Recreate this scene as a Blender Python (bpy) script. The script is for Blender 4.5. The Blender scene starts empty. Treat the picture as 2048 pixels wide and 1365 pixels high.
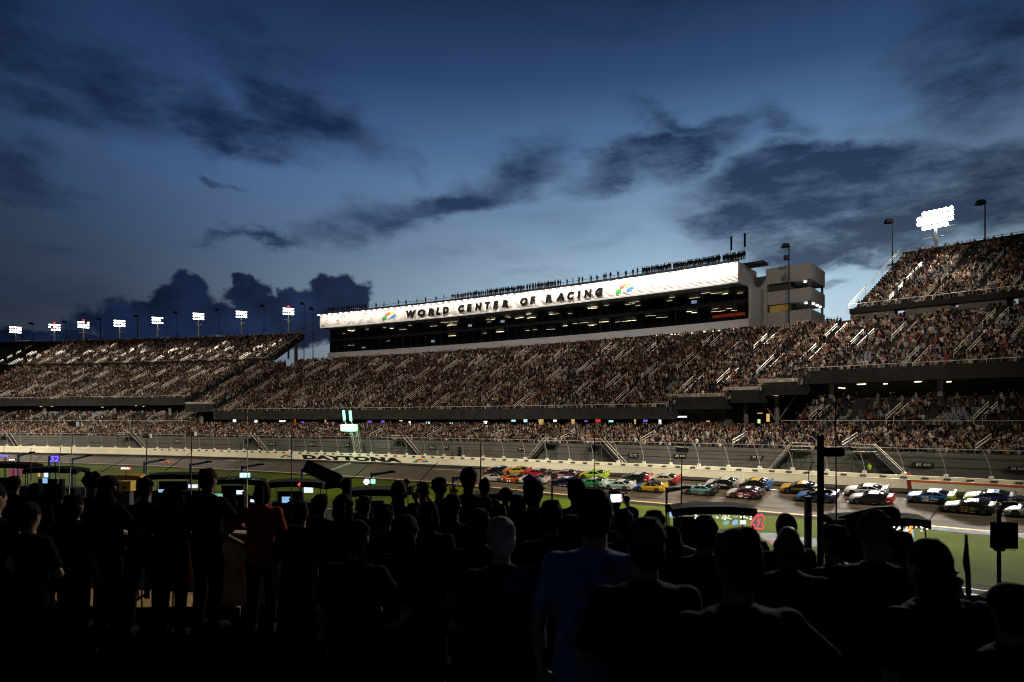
import bpy, bmesh, math, random
import numpy as np
from mathutils import Vector, Matrix, Euler
random.seed(7); RNG = np.random.default_rng(11)
S = bpy.context.scene
COL = S.collection
R = math.radians
F = 1365.0; CX = 1024.0; HY = 840.0; CAMZ = 12.0      # 24 mm lens, horizon row, eye height above the infield

# ------------------------------------------------------------------ camera
cam = bpy.data.cameras.new('camera'); camo = bpy.data.objects.new('camera', cam); COL.objects.link(camo)
camo.location = (0, 0, CAMZ); camo.rotation_euler = (R(90), 0, 0)
cam.sensor_width = 36; cam.lens = 36 * F / 2048; cam.shift_y = (HY - 682.5) / 2048
cam.clip_start = 0.1; cam.clip_end = 5000
cam.dof.use_dof = True; cam.dof.focus_distance = 120; cam.dof.aperture_fstop = 2.2
S.camera = camo

# ------------------------------------------------------------------ world (dusk sky)
def lin(c):
    return tuple(((x / 255) / 12.92 if x / 255 <= .04045 else ((x / 255 + .055) / 1.055) ** 2.4) for x in c) + (1,)
W = bpy.data.worlds.new('World'); S.world = W; W.use_nodes = True
def build_sky():
    nt = W.node_tree; nt.nodes.clear(); N = nt.nodes.new; L = nt.links.new
    out = N('ShaderNodeOutputWorld'); bg = N('ShaderNodeBackground'); L(bg.outputs[0], out.inputs[0])
    tc = N('ShaderNodeTexCoord'); sp = N('ShaderNodeSeparateXYZ'); L(tc.outputs['Generated'], sp.inputs[0])
    def m(op, a, b=None, clamp=False):
        n = N('ShaderNodeMath'); n.operation = op; n.use_clamp = clamp
        for i, v in enumerate((a, b)):
            if v is None: continue
            if isinstance(v, (int, float)): n.inputs[i].default_value = v
            else: L(v, n.inputs[i])
        return n.outputs[0]
    az = m('ARCTAN2', sp.outputs[0], sp.outputs[1]); el = m('ARCSINE', sp.outputs[2])
    co = N('ShaderNodeCombineXYZ'); L(az, co.inputs[0]); L(el, co.inputs[1])
    def noise(scale, detail, rough, src=None, sx=1, sy=1):
        mp = N('ShaderNodeMapping'); mp.inputs['Scale'].default_value = (sx, sy, 1); L(src or co.outputs[0], mp.inputs[0])
        n = N('ShaderNodeTexNoise'); n.inputs['Scale'].default_value = scale; n.inputs['Detail'].default_value = detail
        n.inputs['Roughness'].default_value = rough; L(mp.outputs[0], n.inputs['Vector']); return n
    def warp(scale, amp, detail=5, sx=1, sy=1):
        n = noise(scale, detail, .6, None, sx, sy)
        v = N('ShaderNodeVectorMath'); v.operation = 'SUBTRACT'; L(n.outputs['Color'], v.inputs[0]); v.inputs[1].default_value = (.5, .5, .5)
        w = N('ShaderNodeVectorMath'); w.operation = 'SCALE'; L(v.outputs[0], w.inputs[0]); w.inputs['Scale'].default_value = amp
        a = N('ShaderNodeVectorMath'); a.operation = 'ADD'; L(w.outputs[0], a.inputs[0]); L(co.outputs[0], a.inputs[1])
        f = N('ShaderNodeVectorMath'); f.operation = 'MULTIPLY'; L(a.outputs[0], f.inputs[0]); f.inputs[1].default_value = (1, 1, 0)
        return f.outputs[0]
    wv = warp(5, .16, 6, 1, 1.8)
    def blob(px, py, hw, hh, ang, st, src=None, pw='SMOOTHSTEP', inner=0.0):
        a = math.atan2(px - CX, F); e = math.atan2(HY - py, math.hypot(px - CX, F)); c = math.cos(a)
        mp = N('ShaderNodeMapping'); mp.vector_type = 'TEXTURE'; L(src or wv, mp.inputs[0])
        mp.inputs['Location'].default_value = (a, e, 0); mp.inputs['Rotation'].default_value = (0, 0, R(-ang))
        mp.inputs['Scale'].default_value = (hw / F * c * c * 1.3, hh / F * c * 1.3, 1)
        ln = N('ShaderNodeVectorMath'); ln.operation = 'LENGTH'; L(mp.outputs[0], ln.inputs[0])
        mr = N('ShaderNodeMapRange'); mr.interpolation_type = pw; L(ln.outputs['Value'], mr.inputs[0])
        mr.inputs[1].default_value = inner; mr.inputs[2].default_value = 1.25; mr.inputs[3].default_value = st; mr.inputs[4].default_value = 0
        return mr.outputs[0]
    clouds = [(540,130,230,70,10,.62),(600,205,190,62,18,1.1),(470,232,320,44,6,.95),(690,258,120,24,14,.7),(150,130,360,110,5,.8),(60,225,190,60,5,.8),(0,0,600,120,0,.5),(250,120,250,60,0,.4),
        (40,345,150,40,4,.75),(140,358,70,14,6,.6),(400,330,45,11,24,.75),(448,348,36,11,8,.6),(510,470,120,15,-5,.95),(720,445,170,22,-10,.7),(880,405,230,44,-14,1.05),
        (1010,350,150,54,-12,.85),(830,310,70,16,40,.4),(1240,325,120,36,-14,1.0),(1350,295,190,48,-8,1.15),(1400,240,190,28,8,.85),(1290,232,60,12,10,.5),(1560,258,52,36,25,.8),
        (1620,350,290,65,4,1.25),(1560,410,240,60,4,1.25),(1880,385,380,120,4,1.35),(1780,455,400,78,4,1.35),(1500,360,170,50,0,.8),(1950,250,200,90,0,.55),(1490,445,170,26,6,.85),(1640,500,170,24,10,.95),(1730,530,110,18,14,.9),
        (1960,110,330,170,-10,.8),(1760,230,220,50,-5,.4),(1150,30,500,30,0,.3),(60,585,330,60,9,.5),(120,500,150,22,12,.5),(200,540,260,20,10,.3),(1070,548,110,12,-2,.35),(930,520,230,20,-4,.35),(1100,430,250,40,-8,.3),
        (1640,545,60,8,4,.6),(1690,583,44,9,0,.6),(1240,470,220,28,-6,.3),(2200,480,240,220,0,1),(-250,300,260,300,0,.6)]
    acc = None
    for b in clouds:
        o = blob(*b)
        acc = o if acc is None else m('MAXIMUM', acc, o)
    n1 = noise(8, 10, .66, None, 1, 2.8).outputs['Fac']; n2 = noise(3.2, 5, .55, None, 1, 3.2).outputs['Fac']
    fib = m('SUBTRACT', n1, .5)
    acc = m('MINIMUM', acc, .92)
    d = m('ADD', acc, m('MULTIPLY', fib, m('ADD', m('MULTIPLY', acc, 1.7), .14)))
    d = m('ADD', d, m('MULTIPLY', m('SUBTRACT', n2, .56), .6), True)
    sr = N('ShaderNodeMapRange'); sr.interpolation_type = 'SMOOTHSTEP'; L(d, sr.inputs[0]); sr.inputs[1].default_value = 0.02; sr.inputs[2].default_value = 1.2; d = sr.outputs[0]
    # towering cumulus, low on the left
    cv = warp(16, .05, 6)
    cum = [(378,575,40,24,0,1),(355,600,62,30,0,1),(318,622,66,26,0,1),(270,642,50,22,0,1),(484,568,20,20,0,1),(492,592,42,28,0,1),(520,610,44,24,0,1),(578,592,28,20,0,1),(572,612,46,24,0,1),
           (672,574,42,24,0,1),(690,588,44,22,0,1),(640,606,66,26,0,1),(450,650,210,34,0,1),(560,650,150,40,0,1),(330,660,160,26,0,1),(120,686,330,18,0,1),(640,640,110,36,0,1),(720,604,16,10,0,1)]
    ca = None
    for b in cum:
        o = blob(*b, src=cv, pw='LINEAR'); ca = o if ca is None else m('MAXIMUM', ca, o)
    n3 = noise(24, 8, .6).outputs['Fac']
    cd = m('ADD', ca, m('MULTIPLY', m('SUBTRACT', n3, .5), .95))
    mr = N('ShaderNodeMapRange'); mr.interpolation_type = 'SMOOTHSTEP'; L(cd, mr.inputs[0]); mr.inputs[1].default_value = .17; mr.inputs[2].default_value = .42
    cd = mr.outputs[0]
    # clear sky by height above the horizon, brightest towards the after-glow
    def ramp(src, pts):
        r = N('ShaderNodeValToRGB'); L(src, r.inputs[0]); e = r.color_ramp.elements
        while len(e) < len(pts): e.new(.5)
        for q, (p, c) in zip(e, pts): q.position = p; q.color = lin(c)
        return r.outputs[0]
    def mix(f, a, b, bt='MIX'):
        n = N('ShaderNodeMix'); n.data_type = 'RGBA'; n.blend_type = bt
        if isinstance(f, (int, float)): n.inputs[0].default_value = f
        else: L(f, n.inputs[0])
        for i, v in ((6, a), (7, b)):
            if isinstance(v, tuple): n.inputs[i].default_value = v
            else: L(v, n.inputs[i])
        return n.outputs[2]
    en = m('DIVIDE', el, R(60), True)
    base = ramp(en, [(0, (205,228,238)), (.1, (196,220,234)), (.17, (172,202,222)), (.26, (130,159,188)), (.36, (90,124,165)), (.44, (54,85,130)), (.58, (28,50,92)), (1, (10,20,46))])
    left = ramp(en, [(0, (52,60,78)), (.12, (62,72,92)), (.22, (62,82,112)), (.32, (66,96,140)), (.44, (42,70,116)), (.6, (22,42,80)), (1, (12,22,46))])
    azf = N('ShaderNodeMapRange'); azf.interpolation_type = 'SMOOTHSTEP'; L(az, azf.inputs[0])
    azf.inputs[1].default_value = R(-33); azf.inputs[2].default_value = R(22)
    sky = mix(azf.outputs[0], left, base)
    fz = N('ShaderNodeMapRange'); fz.interpolation_type = 'SMOOTHSTEP'; L(m('ABSOLUTE', m('SUBTRACT', az, R(2))), fz.inputs[0])   # the after-glow is ahead; behind it is night
    fz.inputs[1].default_value = R(19); fz.inputs[2].default_value = R(58); fz.inputs[3].default_value = 0; fz.inputs[4].default_value = 1
    fe = N('ShaderNodeMapRange'); fe.interpolation_type = 'SMOOTHSTEP'; L(el, fe.inputs[0])
    fe.inputs[1].default_value = R(15); fe.inputs[2].default_value = R(50); fe.inputs[3].default_value = 0; fe.inputs[4].default_value = 1
    night = m('MAXIMUM', fz.outputs[0], fe.outputs[0])
    nish = N('ShaderNodeTexSky'); nish.sky_type = 'NISHITA'; nish.sun_disc = False; nish.sun_elevation = R(-3); nish.sun_rotation = R(25)
    sky = mix(.05, sky, nish.outputs[0], 'ADD')
    cc = ramp(en, [(0, (50,64,90)), (.18, (32,48,80)), (.3, (20,36,70)), (.5, (10,22,50)), (.7, (7,14,34)), (1, (8,14,34))])
    sky = mix(m('MULTIPLY', d, .96), sky, cc)
    cn = noise(14, 5, .5).outputs['Fac']; cr = ramp(cn, [(.35, (11,20,44)), (.65, (26,42,76))]); sky = mix(m('MULTIPLY', cd, .96), sky, cr)
    below = m('LESS_THAN', el, -.002)
    sky = mix(night, sky, (.0012, .0028, .0075, 1)); sky = mix(below, sky, (.001, .0015, .002, 1))
    L(sky, bg.inputs[0]); bg.inputs[1].default_value = 1.0
build_sky()
S.view_settings.view_transform = 'Standard'; S.view_settings.look = 'None'
S.view_settings.exposure = 0; S.view_settings.gamma = 1; S.view_settings.use_curve_mapping = False
W.cycles.sampling_method = 'MANUAL'; W.cycles.sample_map_resolution = 512
S.cycles.use_light_tree = True; S.cycles.filter_width = 1.05

# ------------------------------------------------------------------ layout: everything follows the curve of the outer wall
CR = (-246.053, -257.486); RAD = 452.702
def taper(s, o):
    return o if o < 4 else o * (1 - .11 * max(-2.2, min(1.5, (s - 262) / 52)))
SHEAR = 0.0
def PT(s, o, h=0.0):                                   # s along the wall (left to right), o outwards, h relative to the eye
    a = (s + SHEAR * max(0, o - 5) * max(0, min(.30, (s - 170) / 150 * .30))) / RAD; r = RAD + taper(s, o)
    return Vector((CR[0] + r * math.sin(a), CR[1] + r * math.cos(a), h + CAMZ))
def TAN(s): return Vector((math.cos(s / RAD), -math.sin(s / RAD), 0))
def NRM(s): return Vector((math.sin(s / RAD), math.cos(s / RAD), 0))
def s_px(px, o):
    lo, hi = -100, 420
    for _ in range(40):
        q = PT((lo + hi) / 2, o)
        if CX + F * q.x / q.y < px: lo = (lo + hi) / 2
        else: hi = (lo + hi) / 2
    return lo
def at(px, py, Y): return Vector(((px - CX) / F * Y, Y, CAMZ + (HY - py) / F * Y))
def bank(s): return float(np.interp(s, [144, 249, 285], [.15, .215, .3]))
def h_track(s, o): return -8.6 + bank(s) * (o + .0)     # o negative inwards

# ------------------------------------------------------------------ helpers
def new_obj(name, me, mat=None, parent=None, loc=None, label=None, cat=None, group=None, kind=None):
    o = bpy.data.objects.new(name, me); COL.objects.link(o)
    if mat is not None and me is not None and hasattr(me, 'materials') and len(me.materials) == 0: me.materials.append(mat)
    if parent is not None: o.parent = parent
    if loc is not None: o.location = loc
    tag(o, label, cat, group, kind); return o
def tag(o, label=None, cat=None, group=None, kind=None):
    if label: o['label'] = label
    if cat: o['category'] = cat
    if group: o['group'] = group
    if kind: o['kind'] = kind
    return o
def empty(name, loc, label, cat, group=None, rz=0):
    e = bpy.data.objects.new(name, None); COL.objects.link(e); e.location = loc; e.rotation_euler = (0, 0, rz)
    e.empty_display_size = .2
    return tag(e, label, cat, group)
class MB:
    def __init__(s): s.v = []; s.f = []
    def add(s, vs, fs):
        n = len(s.v); s.v += [tuple(v) for v in vs]; s.f += [tuple(i + n for i in f) for f in fs]; return s
    def box(s, c, d, rz=0, M=None):
        x, y, z = (k / 2 for k in d); vs = [Vector((i * x, j * y, k * z)) for k in (-1, 1) for j in (-1, 1) for i in (-1, 1)]
        T = M if M is not None else Matrix.Translation(c) @ Matrix.Rotation(rz, 4, 'Z')
        return s.add([T @ v for v in vs], [(0,2,3,1),(4,5,7,6),(0,1,5,4),(2,6,7,3),(0,4,6,2),(1,3,7,5)])
    def tube(s, pts, r, n=6, cap=True):
        pts = [Vector(p) for p in pts]; rr = r if isinstance(r, (list, tuple)) else [r] * len(pts); vs = []
        for i, p in enumerate(pts):
            d = (pts[min(i + 1, len(pts) - 1)] - pts[max(i - 1, 0)]).normalized()
            u = d.cross(Vector((0, 0, 1)) if abs(d.z) < .9 else Vector((0, 1, 0))).normalized(); w = d.cross(u)
            for k in range(n):
                a = 2 * math.pi * k / n; vs.append(p + (u * math.cos(a) + w * math.sin(a)) * rr[i])
        fs = [(i*n+k, i*n+(k+1)%n, (i+1)*n+(k+1)%n, (i+1)*n+k) for i in range(len(pts) - 1) for k in range(n)]
        if cap: fs += [tuple(range(n))[::-1], tuple(range((len(pts)-1)*n, len(pts)*n))]
        return s.add(vs, fs)
    def loft(s, rings, cap=True):
        n = len(rings[0]); vs = [p for r in rings for p in r]
        fs = [(i*n+k, i*n+(k+1)%n, (i+1)*n+(k+1)%n, (i+1)*n+k) for i in range(len(rings) - 1) for k in range(n)]
        if cap: fs += [tuple(range(n))[::-1], tuple(range((len(rings)-1)*n, len(rings)*n))]
        return s.add(vs, fs)
    def disc(s, c, axis, r, th, n=16):
        a = Vector(axis).normalized() * th / 2; return s.tube([Vector(c) - a, Vector(c) + a], r, n)
    def sweep(s, prof, s0, s1, ds=4.0, closed=False, caps=False, slope=None):
        k = max(1, int(math.ceil(abs(s1 - s0) / ds))); ss = [s0 + (s1 - s0) * i / k for i in range(k + 1)]
        n = len(prof); vs = [PT(q, o, h) for q in ss for o, h in prof]; m = n if closed else n - 1
        fs = [(i*n+j, i*n+(j+1)%n, (i+1)*n+(j+1)%n, (i+1)*n+j) for i in range(k) for j in range(m)]
        if caps: fs += [tuple(range(n))[::-1], tuple(range(k*n, k*n+n))]
        return s.add(vs, fs)
    def mesh(s, name):
        me = bpy.data.meshes.new(name); me.from_pydata(s.v, [], s.f); me.update(); return me
    def build(s, name, mat, parent=None, smooth=False, fix=True, **kw):
        me = s.mesh(name)
        if fix:
            b = bmesh.new(); b.from_mesh(me); bmesh.ops.recalc_face_normals(b, faces=b.faces); b.to_mesh(me); b.free()
        if smooth: me.shade_smooth()
        return new_obj(name, me, mat, parent, **kw)
MATS = {}
def mat(name, col, rough=.6, metal=0, var=.15, scale=3.0, emit=None, es=1.0, bump=0, coat=0, alpha=1, detail=4):
    if name in MATS: return MATS[name]
    m = bpy.data.materials.new(name); m.use_nodes = True; nt = m.node_tree; b = nt.nodes['Principled BSDF']; MATS[name] = m
    b.inputs['Roughness'].default_value = rough; b.inputs['Metallic'].default_value = metal; b.inputs['Coat Weight'].default_value = coat
    c = tuple(col[:3]) + (1,)
    b.inputs['Base Color'].default_value = c
    if rough >= .85: b.inputs['Specular IOR Level'].default_value = .08
    if alpha < 1: b.inputs['Alpha'].default_value = alpha
    if var or bump:
        tc = nt.nodes.new('ShaderNodeTexCoord'); n = nt.nodes.new('ShaderNodeTexNoise'); n.inputs['Scale'].default_value = scale; n.inputs['Detail'].default_value = detail
        nt.links.new(tc.outputs['Object'], n.inputs['Vector'])
        r = nt.nodes.new('ShaderNodeMapRange'); nt.links.new(n.outputs['Fac'], r.inputs[0]); r.inputs[1].default_value = .3; r.inputs[2].default_value = .7
        r.inputs[3].default_value = 1 - var; r.inputs[4].default_value = 1 + var
        x = nt.nodes.new('ShaderNodeVectorMath'); x.operation = 'SCALE'; x.inputs[0].default_value = c[:3]; nt.links.new(r.outputs[0], x.inputs['Scale'])
        nt.links.new(x.outputs[0], b.inputs['Base Color'])
        if bump:
            bp = nt.nodes.new('ShaderNodeBump'); bp.inputs['Strength'].default_value = bump; nt.links.new(n.outputs['Fac'], bp.inputs['Height']); nt.links.new(bp.outputs[0], b.inputs['Normal'])
    if emit:
        b.inputs['Emission Color'].default_value = tuple(emit[:3]) + (1,); b.inputs['Emission Strength'].default_value = es
    return m
def L8(r, g, b): return lin((r, g, b))[:3]
M_conc = mat('concrete', (.24,.235,.22), .85, var=.22, scale=.6, detail=8)
M_concd = mat('dark_concrete', (.075,.073,.07), .9, var=.3, scale=.5, detail=8)
M_walld = mat('dark_grey_wall_panel', (.12,.115,.105), .8, var=.18, scale=.4, detail=7)
M_panel = mat('grey_panel', (.2,.195,.185), .7, var=.12, scale=.4)
M_steel = mat('galvanised_steel', (.52,.5,.46), .45, .3, var=.12)
M_rail = mat('pale_painted_rail', (.8,.77,.68), .45, .1, var=.1)
M_dark = mat('dark_steel', (.02,.021,.024), .55, .3, var=.2)
M_black = mat('black_fabric', (.006,.006,.008), .85, var=.3, scale=8)
M_glass = mat('dark_glass', (.008,.01,.014), .08, 0, var=0, coat=.2)
M_tyre = mat('tyre_rubber', (.012,.012,.012), .8, var=.1)
M_rim = mat('wheel_rim', (.09,.09,.095), .4, .7, var=.05)
M_white = mat('white_paint', (.75,.74,.7), .5, var=.06)
M_lampw = mat('lamp_white', (.8,.8,.8), .4, var=0, emit=(1,.93,.82), es=14)
M_blackp = mat('black_paint', (.012,.012,.014), .35, var=.1)

def text_mesh(txt, shear=0.0, bold=.0, sx=1.0, space=1.0, ext=.0):
    c = bpy.data.curves.new('lettering', 'FONT'); c.body = txt; c.shear = shear; c.offset = bold; c.size = 1; c.space_character = space
    c.resolution_u = 4; c.extrude = ext; c.fill_mode = 'BOTH' if ext else 'FRONT'
    o = bpy.data.objects.new('tmp', c); COL.objects.link(o); dg = bpy.context.evaluated_depsgraph_get(); dg.update()
    me = bpy.data.meshes.new_from_object(o.evaluated_get(dg)); bpy.data.objects.remove(o); bpy.data.curves.remove(c)
    co = np.empty(len(me.vertices) * 3); me.vertices.foreach_get('co', co); co = co.reshape(-1, 3)
    lo = co.min(0); hi = co.max(0); co[:, 0] = (co[:, 0] - lo[0]) / (hi[0] - lo[0]); co[:, 1] = (co[:, 1] - lo[1]) / (hi[1] - lo[1])
    return me, co, (hi[0] - lo[0]) / (hi[1] - lo[1])
def map_text(txt, fn, name, m, parent=None, **kw):      # fn(u, v, w) -> point
    tk = {k: kw.pop(k) for k in list(kw) if k in ('shear', 'bold', 'space', 'ext')}
    me, co, asp = text_mesh(txt, **tk)
    if len(me.vertices) and max(abs(v.co.x) for v in me.vertices) > 0:
        b = bmesh.new(); b.from_mesh(me); bmesh.ops.triangulate(b, faces=b.faces); b.verts.ensure_lookup_table()
        for v in b.verts: u = co[v.index]; v.co = fn(u[0], u[1], u[2])
        b.to_mesh(me); b.free()
    me.name = name; me.materials.clear(); me.materials.append(m)
    return new_obj(name, me, None, parent, **kw)

# ------------------------------------------------------------------ ground, track, grass
M_asph = mat('asphalt', (.078,.058,.040), .8, var=.22, scale=.25, detail=9, bump=.05)
M_grass = mat('grass', (.066,.088,.004), .9, var=.3, scale=.12, detail=10, bump=.2)
M_pitroad = mat('pit_asphalt', (.02,.019,.017), .85, var=.15, scale=.5)
M_ground = mat('ground_paving', (.02,.016,.010), .9, var=.2, scale=.4)
g = MB(); g.add([(-1500,-600,0),(1500,-600,0),(1500,2200,0),(-1500,2200,0)], [(0,1,2,3)])
g.build('ground', M_ground, kind='structure')
def strip_s(name, m, o0, h0, o1, h1, s0, s1, ds=4, nx=1, **kw):         # sheet whose heights are functions of s
    b = MB(); k = int((s1 - s0) / ds) + 1; vs = []
    for i in range(k + 1):
        q = s0 + (s1 - s0) * i / k
        for j in range(nx + 1):
            t = j / nx; O0 = o0(q) if callable(o0) else o0; O1 = o1(q) if callable(o1) else o1
            vs.append(PT(q, O0 + (O1 - O0) * t, h0(q) * (1 - t) + h1(q) * t))
    fs = [(i*(nx+1)+j, i*(nx+1)+j+1, (i+1)*(nx+1)+j+1, (i+1)*(nx+1)+j) for i in range(k) for j in range(nx)]
    b.add(vs, fs); return b.build(name, m, **kw)
SA, SB = 20, 400
TW = 10.4
def hb(d): return lambda s: h_track(s, -d)
def gz(d, w=0.0): # grass fall from the track edge to the flat infield
    return lambda s: (h_track(s, -TW) - .1) * (1 - min(1, max(0, (d - TW - 1.8) / 14))) + (-11.96) * min(1, max(0, (d - TW - 1.8) / 14)) + w
trk = strip_s('race_track', M_asph, 1.0, lambda s: h_track(s, 0) + .0, -TW, hb(TW), SA, SB, kind='structure')
M_dkasph = mat('dark_asphalt', (.022,.021,.02), .75, var=.25, scale=.3)
M_seal = mat('track_seam', (.03,.027,.023), .8, var=.2)
def painted(name, m, d0, d1, s0, s1, lift=.012, **kw):
    return strip_s(name, m, -d0, lambda s: h_track(s, -d0) + lift, -d1, lambda s: h_track(s, -d1) + lift, s0, s1, 3, parent=trk, **kw)
painted('dark_strip', M_dkasph, .05, 1.25, SA, SB, .004)  # darker strip of asphalt along the foot of the wall
for k, d in enumerate((3.1, 5.0, 7.0, 8.7)): painted('track_seam', M_seal, d, d + .10, SA, SB, .004)
M_line = mat('white_line_paint', (.62,.6,.52), .6, var=.15)
M_yel = mat('yellow_line_paint', (.55,.38,.13), .6, var=.2)
for a, b in ((452,514),(862,926),(130,165),(2,8),(1535,1562),(1212,1268)):
    painted('lane_line', M_line, 3.0, 3.16, s_px(a, -3), s_px(b, -3))
painted('edge_line', M_yel, TW - .35, TW - .05, SA, SB)
# start / finish chequers
ck = MB(); sF = s_px(700, -1)
for k in range(24):
    d = 1.3 + k * .38
    for j in (0, 1):
        a = sF + (j + (k % 2) * .5) * .45 - k * .0
        if (k + j) % 2 == 0:
            ck.add([PT(sF + .45*j + du, -d - dd, h_track(sF, -d - dd) + .014) for du, dd in ((0,0),(.45,0),(.45,.38),(0,.38))], [(0,1,2,3)])
ck.build('finish_line', M_line, trk)
b = MB()
ap = strip_s('apron', M_pitroad, -TW, hb(TW), -TW - 2.0, lambda s: h_track(s, -TW) - .1, SA, SB, kind='structure')
strip_s('grass', M_grass, -TW - 2.0, lambda s: h_track(s, -TW) - .11, -TW - 16, lambda s: -11.96, SA, SB, 4, 6, kind='structure')
strip_s('infield_grass', M_grass, -TW - 16, lambda s: -11.96, -37, lambda s: -11.97, SA, SB, 4, 3, kind='structure')
strip_s('pit_road', M_pitroad, -37, lambda s: -11.955, -56, lambda s: -11.955, SA, SB, kind='structure')
pr = strip_s('pit_lane_line', M_line, -39, lambda s: -11.945, -39.25, lambda s: -11.945, SA, SB, kind='structure')
# painted sponsor patches on the apron and the grass
M_bluep = mat('blue_ground_paint', (.10,.16,.30), .8, var=.3, scale=.8)
M_wp = mat('white_ground_paint', (.22,.22,.19), .85, var=.25, scale=.8)
M_redp = mat('red_ground_paint', (.22,.03,.03), .8, var=.3)
M_orgp = mat('orange_ground_paint', (.85,.2,.05), .7, var=.2, emit=(1,.25,.08), es=.0)
def ground_patch(name, m, pts_px, lift, hh=-11.96, parent=None, **kw):
    b = MB(); vs = []
    for px, py in pts_px:
        Y = F * (-(hh)) / (py - HY); v = at(px, py, Y); v.z = CAMZ + hh + lift; vs.append(v)
    b.add(vs, [tuple(range(len(vs)))]); return b.build(name, m, parent, **kw)
sp0 = strip_s('painted_apron', M_wp, -TW - .05, lambda s: h_track(s, -TW) + .015, -TW - 1.95, lambda s: h_track(s, -TW) - .08, s_px(1850, -11), s_px(2120, -11), kind='structure')
for k in range(16):
    q = s_px(1862, -11) + k * .95
    b = MB(); b.add([PT(q + du, -TW - dd, h_track(q, -TW) + .03 - (dd) * .045) for du, dd in ((0,.3),(.5,.25),(1.0,1.6),(.35,1.75))], [(0,1,2,3)])
    b.build('blue_painted_letter', M_bluep, sp0)
gp = ground_patch('painted_grass_logo', M_wp, [(1505,1064),(1705,1068),(1740,1096),(1550,1094)], .012, kind='structure')
for pts, m_ in (([(1515,1066),(1660,1070),(1668,1073),(1520,1069)], M_bluep), ([(1530,1076),(1690,1080),(1700,1083),(1536,1079)], M_bluep),
                ([(1528,1081),(1580,1083),(1590,1088),(1540,1086)], M_redp), ([(1610,1086),(1690,1089),(1700,1091),(1620,1090)], M_bluep)):
    ground_patch('painted_letter_stroke', m_, pts, .018, parent=gp)
def trk_pt(px, py):                                     # the point of the banked track seen at this pixel
    best = None
    for i in range(400):
        o = -.2 - i * .03; s = s_px2(px, o); q = PT(s, o, h_track(s, o)); y = HY - (q.z - CAMZ) * F / q.y
        if best is None or abs(y - py) < best[0]: best = (abs(y - py), s, o)
        if y > py: break
    return best[1], best[2]
def s_px2(px, o):
    r = RAD + o; d = Vector(((px - CX) / F, 1)).normalized(); c = Vector(CR); bq = d.dot(c); D = bq * bq - c.dot(c) + r * r
    q = d * (bq + math.sqrt(D)) - c; return math.atan2(q.x, q.y) * RAD
for pl in ([(322,926),(336,922),(346,924)], [(334,922),(340,927)]):
    b = MB(); P3 = [PT(*(lambda so: (so[0], so[1], h_track(*so) + .03))(trk_pt(*p))) for p in pl]
    for a_, b_ in zip(P3[:-1], P3[1:]):
        d = TAN(150) * .0 + (b_ - a_).cross(Vector((0,0,1))).normalized() * .25
        b.add([a_ - d, a_ + d, b_ + d, b_ - d], [(0,1,2,3)])
    b.build('orange_track_mark', M_orgp, trk)

# ------------------------------------------------------------------ outer wall with its lettering
M_wall = mat('wall_paint', (.76,.72,.54), .75, var=.1, scale=.3, detail=8)
M_walltop = mat('wall_cap_paint', (.68,.66,.54), .6, var=.08, scale=.5)
wall = empty('track_wall', PT(262, 0, -8.6), 'pale cream barrier wall running the whole way along the outside of the track', 'wall')
def child(o, p): # keep world place
    o.parent = p; o.matrix_parent_inverse = Matrix.Translation(-p.location) if p.rotation_euler.z == 0 else p.matrix_basis.inverted(); return o
def B(b, name, m, parent, **kw): return child(b.build(name, m, **kw), parent)
w = MB(); w.sweep([(0,-9.0),(0,-7.52),(.05,-7.47),(.6,-7.47),(.6,-8.9)], SA, SB, 3, True); B(w, 'barrier_face', M_wall, wall)
w = MB(); w.sweep([(-.012,-7.58),(-.012,-7.455),(.16,-7.455),(.16,-7.49)], SA, SB, 3); B(w, 'barrier_lip', M_walltop, wall)
w = MB(); w.sweep([(.75,-9.0),(.75,-7.0),(1.1,-7.0),(1.1,-9.0)], SA, SB, 3, True); B(w, 'rear_wall', M_wall, wall)
for k in range(75):
    q = s_px(2090, .4) - k * 2.35; w = MB(); T = Matrix.Translation(PT(q, .68, -7.28)) @ Matrix.Rotation(-q / RAD, 4, 'Z'); w.box(0, (.75,.13,.22), M=T); B(w, 'strap_bracket', M_concd, wall)
M_org = mat('orange_wall_stripe', (.80,.13,.02), .5, var=.08); M_maroon = mat('maroon_wall_mark', (.20,.015,.01), .5, var=.1)
q0 = s_px(1816, 0); w = MB(); w.sweep([(-.02,-7.74),(-.02,-7.50),(-.013,-7.50),(-.013,-7.74)], q0, SB, 3, True); B(w, 'orange_stripe', M_org, wall)
w = MB(); w.add([PT(q0 + a, -.025, z) for a, z in ((0,-8.6),(.45,-8.6),(.3,-7.5),(-.15,-7.5))], [(0,1,2,3)]); B(w, 'finish_mark', M_maroon, wall)
def wall_fn(s0, s1, z0, z1, o): return lambda u, v, w: PT(s0 + (s1 - s0) * u, o - w * 1.0, z0 + (z1 - z0) * v)
da, db = s_px(604, 0), s_px(806, 0)
child(map_text('DAYTONA', wall_fn(da, db, -8.52, -7.60, -.03), 'wall_lettering', M_blackp, bold=.075, shear=-.12, space=1.12), wall)
FLAGC = [mat('emblem_green', (.02,.30,.05), .4, var=0), mat('emblem_red', (.65,.05,.02), .4, var=0), mat('emblem_yellow', (.80,.50,.02), .4, var=0), mat('emblem_blue', (.02,.15,.50), .4, var=0), mat('emblem_white', (.75,.75,.75), .4, var=0), M_blackp]
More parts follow.
